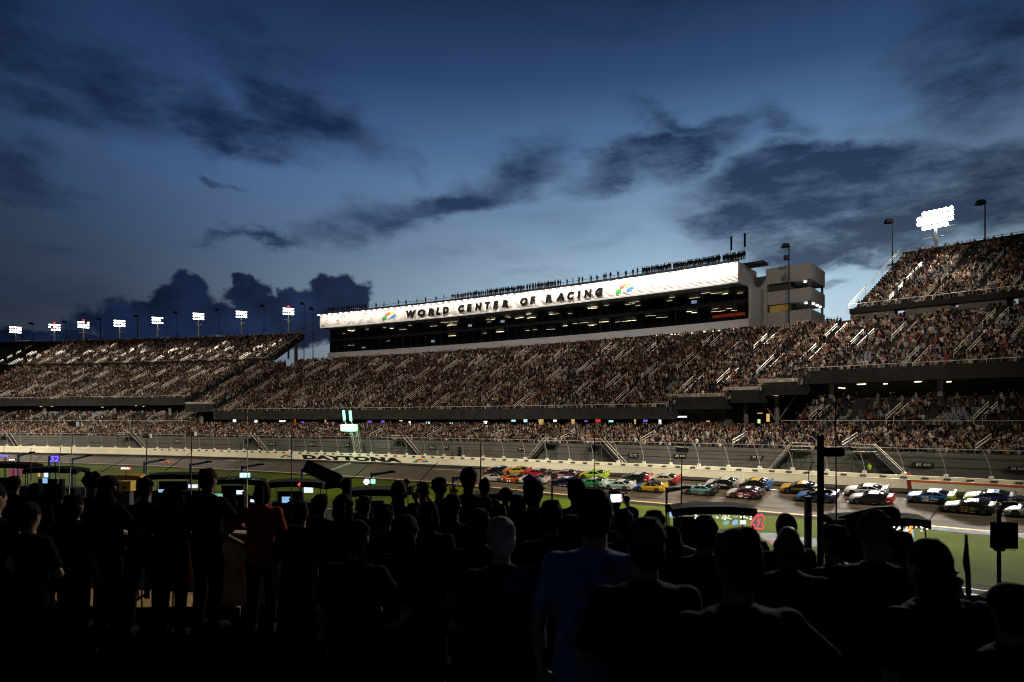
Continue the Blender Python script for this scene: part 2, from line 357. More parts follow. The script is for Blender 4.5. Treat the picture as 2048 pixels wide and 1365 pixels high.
def emblem(fn, parent, z=1.0):       # fan of race flags: green, red, yellow, chequered, blue
    def quad(pts, m, k): 
        b = MB(); n = len(pts); b.add([fn(u, v, .02 + k * .012) for u, v in pts] + [fn(u, v, .0) for u, v in pts], [tuple(range(n))] + [(i, (i+1)%n, n+(i+1)%n, n+i) for i in range(n)])
        B(b, 'emblem_flag', m, parent)
    quad([(0,.12),(.06,.02),(.30,.14),(.36,.52),(.24,.60),(.04,.42)], FLAGC[0], 0)
    quad([(.26,.40),(.44,.50),(.62,.80),(.58,.98),(.42,.84),(.22,.74)], FLAGC[1], 1)
    quad([(.52,.62),(.66,.68),(.86,.66),(.84,.98),(.70,.90),(.58,.98)], FLAGC[2], 2)
    quad([(.62,.10),(.80,.26),(1.0,.38),(.96,.62),(.84,.58),(.64,.44)], FLAGC[3], 1)
    quad([(.36,.10),(.54,.30),(.76,.52),(.62,.66),(.48,.52),(.34,.42)], FLAGC[4], 3)
    for i in range(3):
        for j in range(2):
            if (i + j) % 2 == 0:
                u = .40 + i * .10 + j * .05; v = .18 + i * .14 + j * .13; quad([(u,v),(u+.06,v+.09),(u+.10,v+.22),(u+.02,v+.13)], FLAGC[5], 4)
for a, b_ in ((561, 584), (827, 857)):
    emblem(wall_fn(s_px(a, 0), s_px(b_, 0), -8.45, -7.55, -.02), wall)

# ------------------------------------------------------------------ catch fence
M_fpost = mat('fence_post_steel', (.32,.30,.27), .5, .3, var=.15)
fence = empty('catch_fence', PT(262, .9, -7.0), 'tall catch fence of curved steel posts and cables on top of the outer wall', 'fence')
fprof = [(.93,-7.0,.085),(.92,-6.2,.08),(.88,-5.4,.075),(.78,-4.6,.07),(.58,-3.9,.065),(.25,-3.3,.06),(-.2,-2.75,.055),(-.8,-2.35,.05),(-1.5,-2.1,.045)]
def fence_post(q):
    ln = float(np.interp(q, [130, 266, 320], [0, -1.1, -1.9])); w = MB(); w.tube([PT(q + ln * max(0, (h + 7) / 5.2) ** 2, o, h) for o, h, r in fprof], [r * .72 for o, h, r in fprof], 6)
    ps = B(w, 'fence_post', M_fpost, fence); f = MB(); f.box(PT(q, .93, -6.88), (.45,.35,.42), -q / RAD); B(f, 'post_foot', M_rail, fence) if False else None
    f2 = f.build('post_foot', M_rail, ps); return ps
fs_list = []
q = s_px(2080, 1)
while q > s_px(-40, 1): fs_list.append(q); fence_post(q); q -= 4.55
for o, h, r in ((.95,-6.4,.02),(.95,-5.8,.02),(.94,-5.2,.02),(.9,-4.6,.02),(.82,-4.0,.02),(.66,-3.4,.02),(.3,-2.75,.018),(-.4,-2.2,.018)):
    w = MB(); w.tube([PT(SA + 20 + i * 3.0, o - .09, h) for i in range(int((SB - SA - 40) / 3))], r, 4); B(w, 'cable', M_dark, fence)

# ------------------------------------------------------------------ grandstand
SHEAR = 1.0                                            # the seating blocks run up slightly askew to the wall
M_tread = mat('stand_tread', (.045,.044,.042), .85, var=.25, scale=.7)
stand = empty('grandstand', PT(262, 15, -8.6), 'huge tiered grandstand packed with spectators along the far side of the track', 'grandstand')
RISE, RUN = .464, .8
def tier(name, o0, h0, rows, s0, s1, run=RUN, rise=RISE, thick=1.3, front=.9, m=M_tread):
    prof = [(o0 - .25, h0 - thick), (o0 - .25, h0 + front), (o0 - .08, h0 + front), (o0 - .08, h0)]
    for i in range(rows):
        prof += [(o0 + run * (i + 1), h0 + rise * i)]
        if i < rows - 1: prof += [(o0 + run * (i + 1), h0 + rise * (i + 1))]
    ob = o0 + run * rows; hbk = h0 + rise * (rows - 1)
    prof += [(ob, hbk + 1.0), (ob + .2, hbk + 1.0), (ob + .2, hbk - 1.0), (o0 + 2.5, h0 - thick)]
    w = MB(); w.sweep(prof, s0, s1, 5, True, True); t_ = B(w, name, m, stand, fix=True)
    w = MB(); w.sweep([(o0 - .30, h0 - thick), (o0 - .30, h0 + front - .02), (o0 - .256, h0 + front - .02), (o0 - .256, h0 - thick)], s0 + .05, s1 - .05, 5, True, True)
    fa = w.build('fascia', M_panel, t_); fa.matrix_parent_inverse = Matrix.Translation(-stand.location); return t_
hm = lambda o: 1.4 + .58 * (o - 15)
SEC = []   # tiers as (o0, h0, rows, s0, s1, name, density)
xA, xB = s_px(372, 22), s_px(428, 17)
def mid(px0, px1, o0, rows_to=44.0, dens=.9):
    a = s_px(px0, o0) if px0 is not None else 30; b_ = s_px(px1, o0) if px1 is not None else 395
    r = int((rows_to - o0) / RUN); SEC.append((o0, hm(o0), r, a, b_, 'middle_tier', dens)); tier('middle_tier', o0, hm(o0), r, a, b_)
mid(None, 371, 22.2, dens=.86); mid(371.4, 428, 18.6, dens=.9); mid(428.4, 1334, 15, dens=.93); mid(1334.4, 1448, 18.0, dens=.9); mid(1448.4, 1516, 19.8, dens=.86)
mid(1516.4, 1596, 22.0, dens=.82); mid(1596.4, None, 25.2, dens=.70)
LOW = (6.0, -5.2, 12, 30, 395)
tier('lower_tier', 6.0, -5.2, 12, 30, 395, .8, .27, .5, .95); SEC.append((6.0, -5.2, 12, 30, 395, 'lower_tier', .95))
# second shallow bank under the deep decks at both ends
for a, b_ in ((s_px(1560, 17), 395), (30, s_px(372, 17))):
    tier('under_deck_tier', 17.5, -1.6, 11, a, b_, .85, .42, .9, .9); SEC.append((17.5, -1.6, 11, a, b_, 'under_tier', .42))
UL1 = s_px(597, 60)
tier('upper_tier', 45.0, 19.0, 22, 30, UL1, .8, .52, .7, .9); SEC.append((45.0, 19.0, 22, 30, UL1, 'upper_tier', .84))
UR0 = s_px(1700, 45)
vom = []                                                # gaps for the vomitories of the right upper tier
tier('upper_tier', 45.0, 20.2, 25, UR0, 395, .8, .535, .35, .6); SEC.append((45.0, 20.2, 25, UR0, 395, 'upper_tier_right', .8))
# front wall behind the fence, soffits, concourse floor and back wall
w = MB(); w.sweep([(5.2,-9.5),(5.2,-4.28),(5.45,-4.28),(5.45,-9.5)], 30, 395, 5, True); B(w, 'front_wall', M_walld, stand)
for h in (-4.95, -6.1, -7.3):
    w = MB(); w.sweep([(5.16,h),(5.16,h+.09),(5.22,h+.09),(5.22,h)], 30, 395, 5, True); B(w, 'wall_rib', M_concd, stand)
w = MB(); w.sweep([(15.4,-2.3),(32,-2.3),(32,-2.6),(15.4,-2.6)], 30, 395, 5, True); B(w, 'concourse_floor', M_concd, stand)
w = MB(); w.sweep([(30,-9),(30,9),(30.4,9),(30.4,-9)], 30, 395, 5, True); B(w, 'concourse_back_wall', M_concd, stand)  # dark colour puts the shade under the decks into floor and wall
# panels between the middle and the upper tiers
def upanel(s0, s1, z0=17.6, z1=20.4, o=45.1):
    w = MB(); w.sweep([(o,z0),(o,z1),(o+.25,z1),(o+.25,z0)], s0, s1, 5, True, True); B(w, 'tier_wall', M_panel, stand)
a = 30.0
while a < UL1 - 3:
    upanel(a, min(a + 11.5, UL1), 17.2, 18.2, 45.6); a += 13.2
pxs = [(1700,1788),(1809,1901),(1916,2012),(2036,2120)]
for a, b_ in pxs: upanel(s_px(a, 45), s_px(b_, 45), 16.5, 19.8)
w = MB(); w.sweep([(45,15.8),(45,17.2),(57,17.2),(57,15.8)], 30, 395, 5, True); B(w, 'upper_concourse_floor', M_concd, stand)
# columns and raking beams
def column(px, o, z0, z1, r=.5, m=M_concd, name='column'):
    q = s_px(px, o); w = MB(); w.tube([PT(q, o, z0), PT(q, o, z1)], r, 8); return B(w, name, m, stand)
for px, o in ((1405,20.5),(1492,22),(1554,24.5),(1662,27.5),(1880,27.5),(1372,22),(90,24),(230,24),(340,24),(404,21)): column(px, o, -9, hm(o) - 1.2, .42, M_conc)
for px in (592, 420, 250, 80): column(px, 58, -9, 26, .6)
for px in (1790, 1905, 2020): column(px, 60, -9, 27, .55)
for px, o in ((1554, 24.3), (1405, 20.3)):
    q = s_px(px, o)
    for dq in (-3.2, 3.2):
        w = MB(); w.tube([PT(q, o, -.5), PT(q + dq, o, 4.6)], .16, 6); B(w, 'brace', M_conc, stand)
# shed-like block with a red slash under the stepped decks
M_red = mat('red_sign_paint', (.28,.02,.02), .5, var=.1)
w = MB(); w.sweep([(21,-2.3),(21,2.6),(29,2.6),(29,-2.3)], s_px(1337,21), s_px(1452,21), 4, True, True); B(w, 'concession_block', M_panel, stand)
w = MB(); sa = s_px(1396, 20.9); w.add([PT(sa + x, 20.9, z) for x, z in ((0,-1.0),(1.1,-1.0),(2.0,1.7),(.6,1.7))], [(0,1,2,3)]); B(w, 'red_slash', M_red, stand)
w = MB(); w.add([PT(sa + x, 20.9, z) for x, z in ((.7,1.95),(3.4,1.95),(3.6,2.2),(.9,2.2))], [(0,1,2,3)]); B(w, 'red_slash', M_red, stand)
# handrails
rail_specs = []
def handrail_mesh(s, o0, h0, i0, i1, run, rise, w=None):
    b = MB(); a = PT(s, o0 + run * (i0 + .3), h0 + rise * (i0 + .3)); c = PT(s, o0 + run * (i1 + .3), h0 + rise * (i1 + .3))
    for dz in (1.12, .66): b.tube([a + Vector((0,0,dz)), c + Vector((0,0,dz))], .08, 4)
    n = max(1, int((i1 - i0) / 3))
    for k in range(n + 1):
        p = a.lerp(c, k / n); b.tube([p, p + Vector((0,0,1.12))], .035, 4)
    return b
AISLES = {}
for (o0, h0, rows, s0, s1, nm, dens) in SEC:
    run, rise = {'middle_tier': (.8,.464), 'lower_tier': (.8,.27), 'under_tier': (.85,.42)}.get(nm, (.8,.52))
    al = []; k = 0; q = math.ceil(s0 / 5.2) * 5.2
    while q < s1 - .3:
        k = int(round(q / 5.2)); al.append((q, k))
        if q > s0 + .5:
            if nm == 'middle_tier':
                off = int(round((hm(o0) - 1.4) / .464)); base = {0: (1, 8, 13, 20), 1: (17, 24, 28, 33), 2: (5, 13, 22, 29), 3: (9, 15, 25, 31)}[k % 4]
                for a_, b_ in ((base[0], base[1]), (base[2], base[3])):
                    a2, b2 = a_ - off, b_ - off
                    if a2 >= 0 and b2 < rows: rail_specs.append((q - .75, o0, h0, a2, b2, run, rise)); rail_specs.append((q + .75, o0, h0, a2, b2, run, rise))
            elif nm.startswith('upper'):
                for a_, b_ in (((0, 5), (8, 11)) if k % 2 else ((2, 4), (6, 8), (10, 12), (14, 17))): rail_specs.append((q - .6, o0, h0, a_, b_, run, rise)); (k % 2) and rail_specs.append((q + .6, o0, h0, a_, b_, run, rise))
            elif nm == 'lower_tier':
                if k % 3 == 0: rail_specs.append((q - .5, o0, h0, 3, 8, run, rise))
            else:
                if k % 2 == 0: rail_specs.append((q, o0, h0, 2, 7, run, rise)); rail_specs.append((q + 1, o0, h0, 2, 7, run, rise))
        q += 5.2
    AISLES[(o0, s0)] = al
def inview(q, o, pad=30):
    p = PT(q, o); x = CX + F * p.x / p.y; return p.y > 20 and -pad < x < 2048 + pad
rail_specs = [r for r in rail_specs if inview(r[0], r[1])]
rail_specs.sort(key=lambda r: PT(r[0], r[1]).y / (r[4] - r[3]))
for r in rail_specs[:95]: B(handrail_mesh(*r), 'handrail', M_rail, stand)
rest = MB()
for r in rail_specs[95:]: bb = handrail_mesh(*r); rest.add(bb.v, bb.f)
B(rest, 'handrail', M_rail, stand, kind='stuff')
for (o0, h0, rows, s0, s1, nm, dens) in SEC:              # guard rails along each front edge
    w = MB(); P0 = [PT(s0 + (s1 - s0) * i / 60, o0 - .16, h0 + 1.45) for i in range(61)]
    w.tube(P0, .045, 4)
    for p in P0[::1]: w.tube([p - Vector((0,0,.6)), p], .03, 4)
    B(w, 'guard_rail', M_rail if nm != 'lower_tier' else M_steel, stand)
w = MB(); P0 = [PT(UR0 - .3, 45.0 + .8 * i, 20.2 + .535 * i + 1.3) for i in range(26)]; w.tube(P0, .07, 5)
w.tube([p - Vector((0,0,.5)) for p in P0], .05, 4)
for p in P0[::4]: w.tube([p - Vector((0,0,1.4)), p], .05, 4)
B(w, 'side_rail', M_rail, stand)
w = MB(); P0 = [PT(UL1 + .2, 45.0 + .8 * i, 19.0 + .52 * i + 1.2) for i in range(23)]; w.tube(P0, .07, 5); B(w, 'side_rail', M_rail, stand)
for (a, b_, o, h) in ((30, UL1, 62.8, 31.4), (UR0, 395, 65.2, 34.4)):
    w = MB(); P0 = [PT(a + (b_ - a) * i / 50, o, h) for i in range(51)]; w.tube(P0, .05, 4); B(w, 'top_rail', M_rail, stand)

# ------------------------------------------------------------------ the crowd: low figures with own shirt, skin, hair
def fig(pose, hi=False):
    v = []; f = []; c = []
    def ring(z, cx, cy, rx, ry, n): return [(cx + rx * math.cos(2*math.pi*k/n), cy + ry * math.sin(2*math.pi*k/n), z) for k in range(n)]
    def loft(rs, col, cap=True):
        n = len(rs[0]); b0 = len(v)
        for r in rs: v.extend(r)
        for i in range(len(rs) - 1):
            for k in range(n): f.append((b0+i*n+k, b0+i*n+(k+1)%n, b0+(i+1)*n+(k+1)%n, b0+(i+1)*n+k)); c.append(col)
        if cap: f.append(tuple(b0 + (len(rs)-1)*n + k for k in range(n))); c.append(col)
    n = 8 if hi else 6; sit = pose == 'sit'; dz = -.42 if sit else 0
    for sx in (-.1, .1):
        if sit: loft([ring(.5,sx,.1,.08,.08,4), ring(.45,sx,.45,.07,.07,4), ring(.02,sx,.45,.05,.05,4)], 1, False)
        else: loft([ring(0.02,sx,0,.06,.09,4), ring(.45,sx,0,.07,.08,4), ring(.88,sx,0,.10,.10,4)], 1, False)
    loft([ring(.80+dz,0,0,.17,.12,n), ring(1.0+dz,0,0,.165,.115,n), ring(1.3+dz,0,0,.215,.125,n), ring(1.42+dz,0,0,.19,.10,n), ring(1.48+dz,0,0,.07,.07,n)], 0)
    loft([ring(1.46+dz,0,0,.055,.055,n), ring(1.54+dz,0,.0,.06,.065,n), ring(1.62+dz,0,.01,.082,.095,n), ring(1.69+dz,0,.0,.085,.10,n)], 2, False)
    loft([ring(1.665+dz,0,-.015,.092,.105,n), ring(1.74+dz,0,-.015,.082,.095,n), ring(1.78+dz,0,-.01,.04,.05,n)], 3)
    def arm(sx, pts):
        rs = []
        for (x, y, z, r) in pts: rs.append([(sx*x + r*math.cos(a), y + r*math.sin(a), z) for a in (0, 2.09, 4.19)])
        loft(rs[:2], 0, False); loft(rs[1:], 2, True)
    for sx in (-1, 1):
        if pose == 'up' or (pose == 'one' and sx > 0): arm(sx, [(.2,0,1.42,.055),(.28,.15,1.38,.05),(.16,.28,1.66,.035)])
        elif pose == 'wave' and sx > 0: arm(sx, [(.2,0,1.42,.055),(.34,.05,1.62,.045),(.36,.08,1.92,.035)])
        elif sit: arm(sx, [(.2,0,1.0,.055),(.25,.08,.72,.045),(.15,.3,.62,.035)])
        else: arm(sx, [(.21,0,1.40,.055),(.255,.02,1.12,.048),(.22,.12,.86,.035)])
    return np.array(v), f, np.array(c)
POSES = ['down', 'down', 'up', 'one', 'sit', 'wave', 'down']
FIGS = [fig(p) for p in POSES]
SHIRTS = [((.01,.01,.012),32),((.03,.03,.035),20),((.12,.12,.125),9),((.62,.58,.52),26),((.30,.02,.015),7),((.5,.10,.02),4),((.02,.04,.14),6),((.03,.12,.28),2),
          ((.42,.33,.25),9),((.06,.035,.02),4),((.26,.20,.16),9),((.05,.14,.05),.7),((.5,.4,.08),1.2),((.35,.55,.08),.35),((.4,.12,.2),1),((.10,.35,.38),1)]
SC = np.array([c for c, w in SHIRTS]); SC = SC * .68 + SC.mean(1, keepdims=True) * .32; SW = np.array([w for c, w in SHIRTS]); SW = SW / SW.sum()
SKIN = np.array([(.42,.24,.15),(.36,.19,.11),(.48,.29,.19),(.16,.08,.045)]); HAIR = np.array([(.02,.012,.008),(.06,.035,.015),(.16,.10,.04),(.01,.01,.01),(.5,.48,.44),(.25,.02,.02),(.02,.04,.15)])
PANT = np.array([(.02,.03,.07),(.03,.03,.03),(.25,.2,.13),(.10,.10,.11)])
SNAME = ['black','charcoal','grey','white','red','orange','navy blue','blue','tan','brown','stone','green','yellow','lime','pink','turquoise']
def nz(s, i, f1=.11, f2=.37, ph=0): return math.sin(s*f1+ph)*math.sin(i*f2+ph*2) + .6*math.sin(s*.31+i*.21+ph) + .5*math.sin(s*.53-i*.6+2*ph)
people = []; seats = []
for ti, (o0, h0, rows, s0, s1, nm, dens) in enumerate(SEC):
    run, rise = {'middle_tier': (.8,.464), 'lower_tier': (.8,.27), 'under_tier': (.85,.42)}.get(nm, (.8,.52))
    al = np.array([a[0] for a in AISLES[(o0, s0)]] or [-999])
    for i in range(rows):
        q = max(s0, 60) + random.random() * .5
        while q < min(s1, 392):
            q += .56
            if np.min(np.abs(al - q)) < .55: continue
            if not inview(q, o0 + run * i, 15): continue
            d = dens
            k = nz(q, i, ph=ti)
            if nm == 'upper_tier': k += (.75 if 165 < q < 205 else -.3)
            if nm == 'middle_tier' and q > 318: k += .35
            thr = {'lower_tier': 1.9, 'middle_tier': 1.05, 'under_tier': 1.0}.get(nm, .95)
            if k > thr: d *= .35
            o = o0 + run * (i + .5) + random.uniform(-.08, .08); hh = h0 + rise * i
            if random.random() < d: people.append((q + random.uniform(-.09,.09), o, hh, nm))
            elif nm != 'under_tier' or k > .6: seats.append((q, o + .15, hh))
# concourse walkers behind the lower tier
for _ in range(420):
    q = random.uniform(s_px(430, 17), s_px(1560, 17)); people.append((q, random.uniform(15.8, 20), -2.3, 'concourse'))
def xf(q, o, h, yaw, sc):
    p = PT(q, o, h); a = -q / RAD + math.pi + yaw
    return p, a, sc
def person_cols(shi):
    return [SC[shi] * (random.uniform(.12, .6) if random.random() < .60 else random.uniform(.6, 1.15)), PANT[random.randrange(4)], SKIN[random.choices(range(4), (4,4,4,2))[0]] * random.uniform(.6, 1.25), HAIR[random.choices(range(7), (5,5,3,4,3,1,1))[0]]]
M_crowd = bpy.data.materials.new('crowd_clothing'); M_crowd.use_nodes = True
_at = M_crowd.node_tree.nodes.new('ShaderNodeAttribute'); _at.attribute_name = 'Col'; _b = M_crowd.node_tree.nodes['Principled BSDF']
M_crowd.node_tree.links.new(_at.outputs['Color'], _b.inputs['Base Color']); _b.inputs['Roughness'].default_value = .9; _b.inputs['Specular IOR Level'].default_value = .1
def crowd_mesh(name, items, figs, world=True):
    V = []; FI = []; LT = []; CC = []; base = 0
    for (q, o, h, nm, pi, shi) in items:
        v, f, c = figs[pi]; p, a, sc = xf(q, o, h, random.gauss(0, .45), random.uniform(.9, 1.07)); ca, sa = math.cos(a), math.sin(a)
        if not world: ca, sa = 1, 0; p = Vector((0, 0, 0)); sc = 1
        x = v[:, 0] * ca - v[:, 1] * sa; y = v[:, 0] * sa + v[:, 1] * ca
        V.append(np.c_[x * sc + p.x, y * sc + p.y, v[:, 2] * sc + p.z]); cols = np.array(person_cols(shi))
        FI.append(np.fromiter((i + base for ff in f for i in ff), int)); LT.append(np.fromiter((len(ff) for ff in f), int)); CC.append(cols[c]); base += len(v)
    V = np.concatenate(V); FI = np.concatenate(FI); LT = np.concatenate(LT); CC = np.concatenate(CC)
    me = bpy.data.meshes.new(name); me.vertices.add(len(V)); me.vertices.foreach_set('co', V.ravel()); me.loops.add(len(FI)); me.loops.foreach_set('vertex_index', FI)
    me.polygons.add(len(LT)); me.polygons.foreach_set('loop_start', np.concatenate(([0], np.cumsum(LT)[:-1]))); me.polygons.foreach_set('loop_total', LT)
    me.update(calc_edges=True); at_ = me.attributes.new('Col', 'FLOAT_COLOR', 'FACE'); at_.data.foreach_set('color', np.c_[CC, np.ones(len(CC))].ravel())
    me.materials.append(M_crowd); me.validate(); return me
items = []
for (q, o, h, nm) in people:
    pi = random.choices(range(7), (5, 3, 2.0, 1.4, 1.5, .8, 3))[0]; shi = int(RNG.choice(len(SC), p=SW)); items.append((q, o, h, nm, pi, shi))
def dist(t): return PT(t[0], t[1]).y
lows = sorted([t for t in items if t[3] == 'lower_tier' and inview(t[0], t[1], -5)], key=dist)
NEAR = 110
near = set(id(t) for t in lows[:NEAR])
new_obj('crowd', crowd_mesh('crowd', [t for t in items if id(t) not in near], FIGS), label='dense crowd of standing spectators filling every tier of the grandstand', cat='crowd', kind='stuff')
FH = [fig(p, True) for p in POSES]; cache = {}
for t in lows[:NEAR]:
    key = (t[4], t[5])
    if key not in cache: cache[key] = crowd_mesh('spectator_figure', [t], FH, False)
    o_ = new_obj('person', cache[key], loc=PT(t[0], t[1], t[2]), group='spectators standing low in the stand at the right')
    o_.rotation_euler = (0, 0, -t[0] / RAD + math.pi + random.gauss(0, .4)); sc = random.uniform(.9, 1.06); o_.scale = (sc, sc, sc)
    tag(o_, f"{'seated ' if POSES[t[4]]=='sit' else ''}spectator in {SNAME[t[5]]} shirt{', arm raised,' if POSES[t[4]] in ('up','one','wave') else ''} low in the stand at far right", 'person')
# seats
M_seat = mat('grey_blue_seat', (.26,.29,.31), .5, var=.12, scale=2)
def seats_mesh(lst, name):
    bv = []; bf = []
    t = MB(); t.box((0,0,.43), (.44,.40,.05)); t.box((0,-.2,.68), (.44,.05,.46)); tv = np.array(t.v); tf = np.array(t.f)
    for k, (q, o, h) in enumerate(lst):
        p = PT(q, o, h); a = -q / RAD + math.pi; ca, sa = math.cos(a), math.sin(a)
        bv.append(np.c_[tv[:,0]*ca - tv[:,1]*sa + p.x, tv[:,0]*sa + tv[:,1]*ca + p.y, tv[:,2] + p.z]); bf.append(tf + k * len(tv))
    me = bpy.data.meshes.new(name); me.from_pydata(np.concatenate(bv).tolist(), [], np.concatenate(bf).tolist()); return me
seats.sort(key=dist)
for t in seats[:100]:
    if 'seat0' not in cache:
        b = MB(); b.box((0,0,.43), (.44,.40,.05)); b.box((0,-.2,.68), (.44,.05,.46)); cache['seat0'] = b.mesh('seat'); cache['seat0'].materials.append(M_seat)
    o_ = bpy.data.objects.new('seat', cache['seat0']); COL.objects.link(o_); o_.location = PT(*t); o_.rotation_euler = (0, 0, -t[0] / RAD + math.pi); 
    o_.parent = stand; o_.matrix_parent_inverse = Matrix.Translation(-stand.location)
child(new_obj('seat', seats_mesh(seats[100:], 'seat'), M_seat, kind='stuff'), stand)
SHEAR = 0.0
print('crowd', len(items), 'seats', len(seats), 'rails', len(rail_specs), 'posts', len(fs_list))

# ------------------------------------------------------------------ press box building on top of the stand
bs0, bs1 = s_px(640, 45), s_px(1476, 45)
bld = empty('press_box_building', PT(262, 47, -8.6), 'long press box building with a white lit sign band above two dark glass storeys', 'building')
M_side = mat('white_siding', (.62,.60,.58), .55, var=.05, scale=1.5)
M_bw = mat('building_panel', (.34,.34,.36), .6, var=.06, scale=.3)
HS0, HS1 = 28.9, 32.3
M_groove = mat('siding_groove', (.10,.06,.045), .9, var=.1); prof = []; nb = 12
for i in range(nb):
    z = HS0 + (HS1 - HS0) * i / nb; zt = HS0 + (HS1 - HS0) * (i + 1) / nb
    prof += [(45.0 - .06, z), (45.0 + .02, zt - .09), (45.0 + .11, zt - .09), (45.0 + .11, zt)]
w = MB(); w.sweep(prof, bs0, bs1, 3); B(w, 'sign_band', M_side, bld)
for i in range(1, nb):
    z = HS0 + (HS1 - HS0) * i / nb; w = MB(); w.sweep([(45.0,z-.10),(44.955,z-.10),(44.955,z-.03),(45.0,z-.03)], bs0, bs1, 3); B(w, 'siding_groove', M_groove, bld)
w = MB(); w.sweep([(45.12,28.6),(45.12,33.0),(58.5,33.0),(58.5,28.6)], bs0, bs1, 4, True, True); B(w, 'roof_storey', M_bw, bld)
w = MB(); w.sweep([(44.9,28.55),(44.9,28.9),(45.11,28.9),(45.11,28.55)], bs0, bs1, 4, True, True); B(w, 'band_sill', M_bw, bld)
gs1 = s_px(1497, 49)
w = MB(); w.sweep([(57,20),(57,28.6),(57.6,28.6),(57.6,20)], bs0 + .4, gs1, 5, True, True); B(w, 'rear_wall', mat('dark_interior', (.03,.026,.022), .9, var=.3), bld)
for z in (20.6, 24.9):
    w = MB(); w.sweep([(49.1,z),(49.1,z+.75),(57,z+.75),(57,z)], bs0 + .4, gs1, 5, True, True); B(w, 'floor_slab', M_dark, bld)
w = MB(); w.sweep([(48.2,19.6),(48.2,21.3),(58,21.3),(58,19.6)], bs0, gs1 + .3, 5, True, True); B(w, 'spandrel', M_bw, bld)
M_pane = mat('window_glass', (.005,.007,.01), .06, var=0, alpha=.42)
M_mull = mat('mullion', (.03,.03,.032), .5, var=0)
NW = 46
for r_, (z0, z1) in enumerate(((21.35, 24.85), (25.7, 28.55))):
    for k in range(NW):
        a = bs0 + .4 + (gs1 - bs0 - .4) * k / NW; c = bs0 + .4 + (gs1 - bs0 - .4) * (k + 1) / NW
        w = MB(); w.add([PT(a + .06, 49, z0), PT(c - .06, 49, z0), PT(c - .06, 48.96, z1), PT(a + .06, 48.96, z1)], [(0,1,2,3)])
        f = B(w, 'window', M_pane, bld, fix=False)
        b = MB(); b.tube([PT(a, 48.93, z0), PT(a, 48.93, z1)], .07, 4); b.build('mullion', M_mull, f)
# interior ceiling lights, screens
M_tube = mat('ceiling_tube', (.8,.8,.7), .5, var=0, emit=(1,.86,.55), es=5); M_tube2 = mat('ceiling_tube_dim', (.8,.8,.7), .5, var=0, emit=(1,.85,.55), es=1.4)
rr = random.Random(5)
for r_, zc in enumerate((24.6, 28.35)):
    for k in range(46):
        px = rr.uniform(655, 1490); lo = (r_ == 0 and px < 960)
        if lo and rr.random() < .9: continue
        o = rr.choice((50.5, 52.5, 54.5, 56)); q = s_px(px, o)
        if q > gs1 - 2: continue
        w = MB(); w.tube([PT(q, o, zc - rr.uniform(0,.15)), PT(q + rr.choice((1.2,1.2,2.4)), o, zc - .1)], .045, 4); B(w, 'ceiling_light', rr.choice((M_tube, M_tube2, M_tube2)), bld)
M_scr = mat('indoor_screen', (.1,.1,.12), .5, var=0, emit=(.35,.55,.8), es=.7)
for px, z in ((1005,26.9),(940,26.6),(866,23),(1388,26.5),(727,22.4)):
    q = s_px(px, 50); w = MB(); w.box(PT(q, 50, z), (1.2,.1,.7), -q/RAD); B(w, 'screen', M_scr, bld)
M_redw = mat('red_glow_wall', (.3,.03,.01), .7, var=.4, scale=.8, emit=(.8,.08,.02), es=.22)  # red glow put into the partition's own colour
w = MB(); w.sweep([(55,22.2),(55,23.8),(55.2,23.8),(55.2,22.2)], s_px(1425,55), s_px(1490,55), 3, True, True); B(w, 'red_glow_partition', M_redw, bld)
# silhouettes of the guests at the glass are only a dark parapet of tables
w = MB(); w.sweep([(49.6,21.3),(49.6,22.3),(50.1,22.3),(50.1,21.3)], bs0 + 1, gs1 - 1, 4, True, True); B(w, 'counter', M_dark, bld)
# side wall, pier and the open stair tower
w = MB(); w.sweep([(49,19.6),(49,28.6),(58.5,28.6),(58.5,19.6)], gs1 + .02, gs1 + .5, 2, True, True); B(w, 'side_wall', M_bw, bld)
st0 = s_px(1533, 59.5); 
def stair(o0, o1, z0, z1, s0=st0, s1=st0 + 8.6, name='stair_parapet', m=M_bw):
    w = MB(); w.sweep([(o0,z0),(o0,z1),(o1,z1),(o1,z0)], s0, s1, 4, True, True); return B(w, name, m, bld)
for z0, z1 in ((29.9,33.4),(25.3,28.2),(17.5,23.6)): stair(59.0, 72, z0, z1)
for ds in (0, 8.0): 
    for o in (59.4, 71.2): 
        w = MB(); w.tube([PT(st0 + .4 + ds * .98, o, 17), PT(st0 + .4 + ds * .98, o, 31)], .3, 6); B(w, 'stair_column', M_concd, bld)
stair(59.6, 62.5, 23.4, 31, st0 + .1, st0 + 4.6, 'stair_core', mat('stair_core', (.05,.045,.035), .8, var=.3, emit=(.5,.32,.05), es=.0))
for z0 in (23.7, 28.2):
    w = MB(); w.tube([PT(st0 + 5, 66, z0), PT(st0 + 5, 60, z0 + 2.0)], .35, 4); B(w, 'stair_flight', M_dark, bld)
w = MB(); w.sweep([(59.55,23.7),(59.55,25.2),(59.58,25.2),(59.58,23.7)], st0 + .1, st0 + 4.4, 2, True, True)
B(w, 'glow_stair_wall', mat('glow_stair_wall', (.4,.3,.1), .8, var=.4, emit=(.6,.4,.08), es=.07), bld)  # faint yellow glow put into the wall instead of stair light
for (ds, o, z) in ((7.2,60.5,29.6),(7.4,60.5,25.0),(8.2,63,25.1),(8.3,66,25.1),(8.3,69,25.1)):
    w = MB(); w.box(PT(st0 + ds, o, z), (.35,.35,.15)); B(w, 'stair_lamp', M_lampw, bld)
w = MB(); w.sweep([(58.6,19),(58.6,31.8),(60.5,31.8),(60.5,19)], st0 - 2.5, st0 + .3, 4, True, True); B(w, 'link_wall', M_bw, bld)
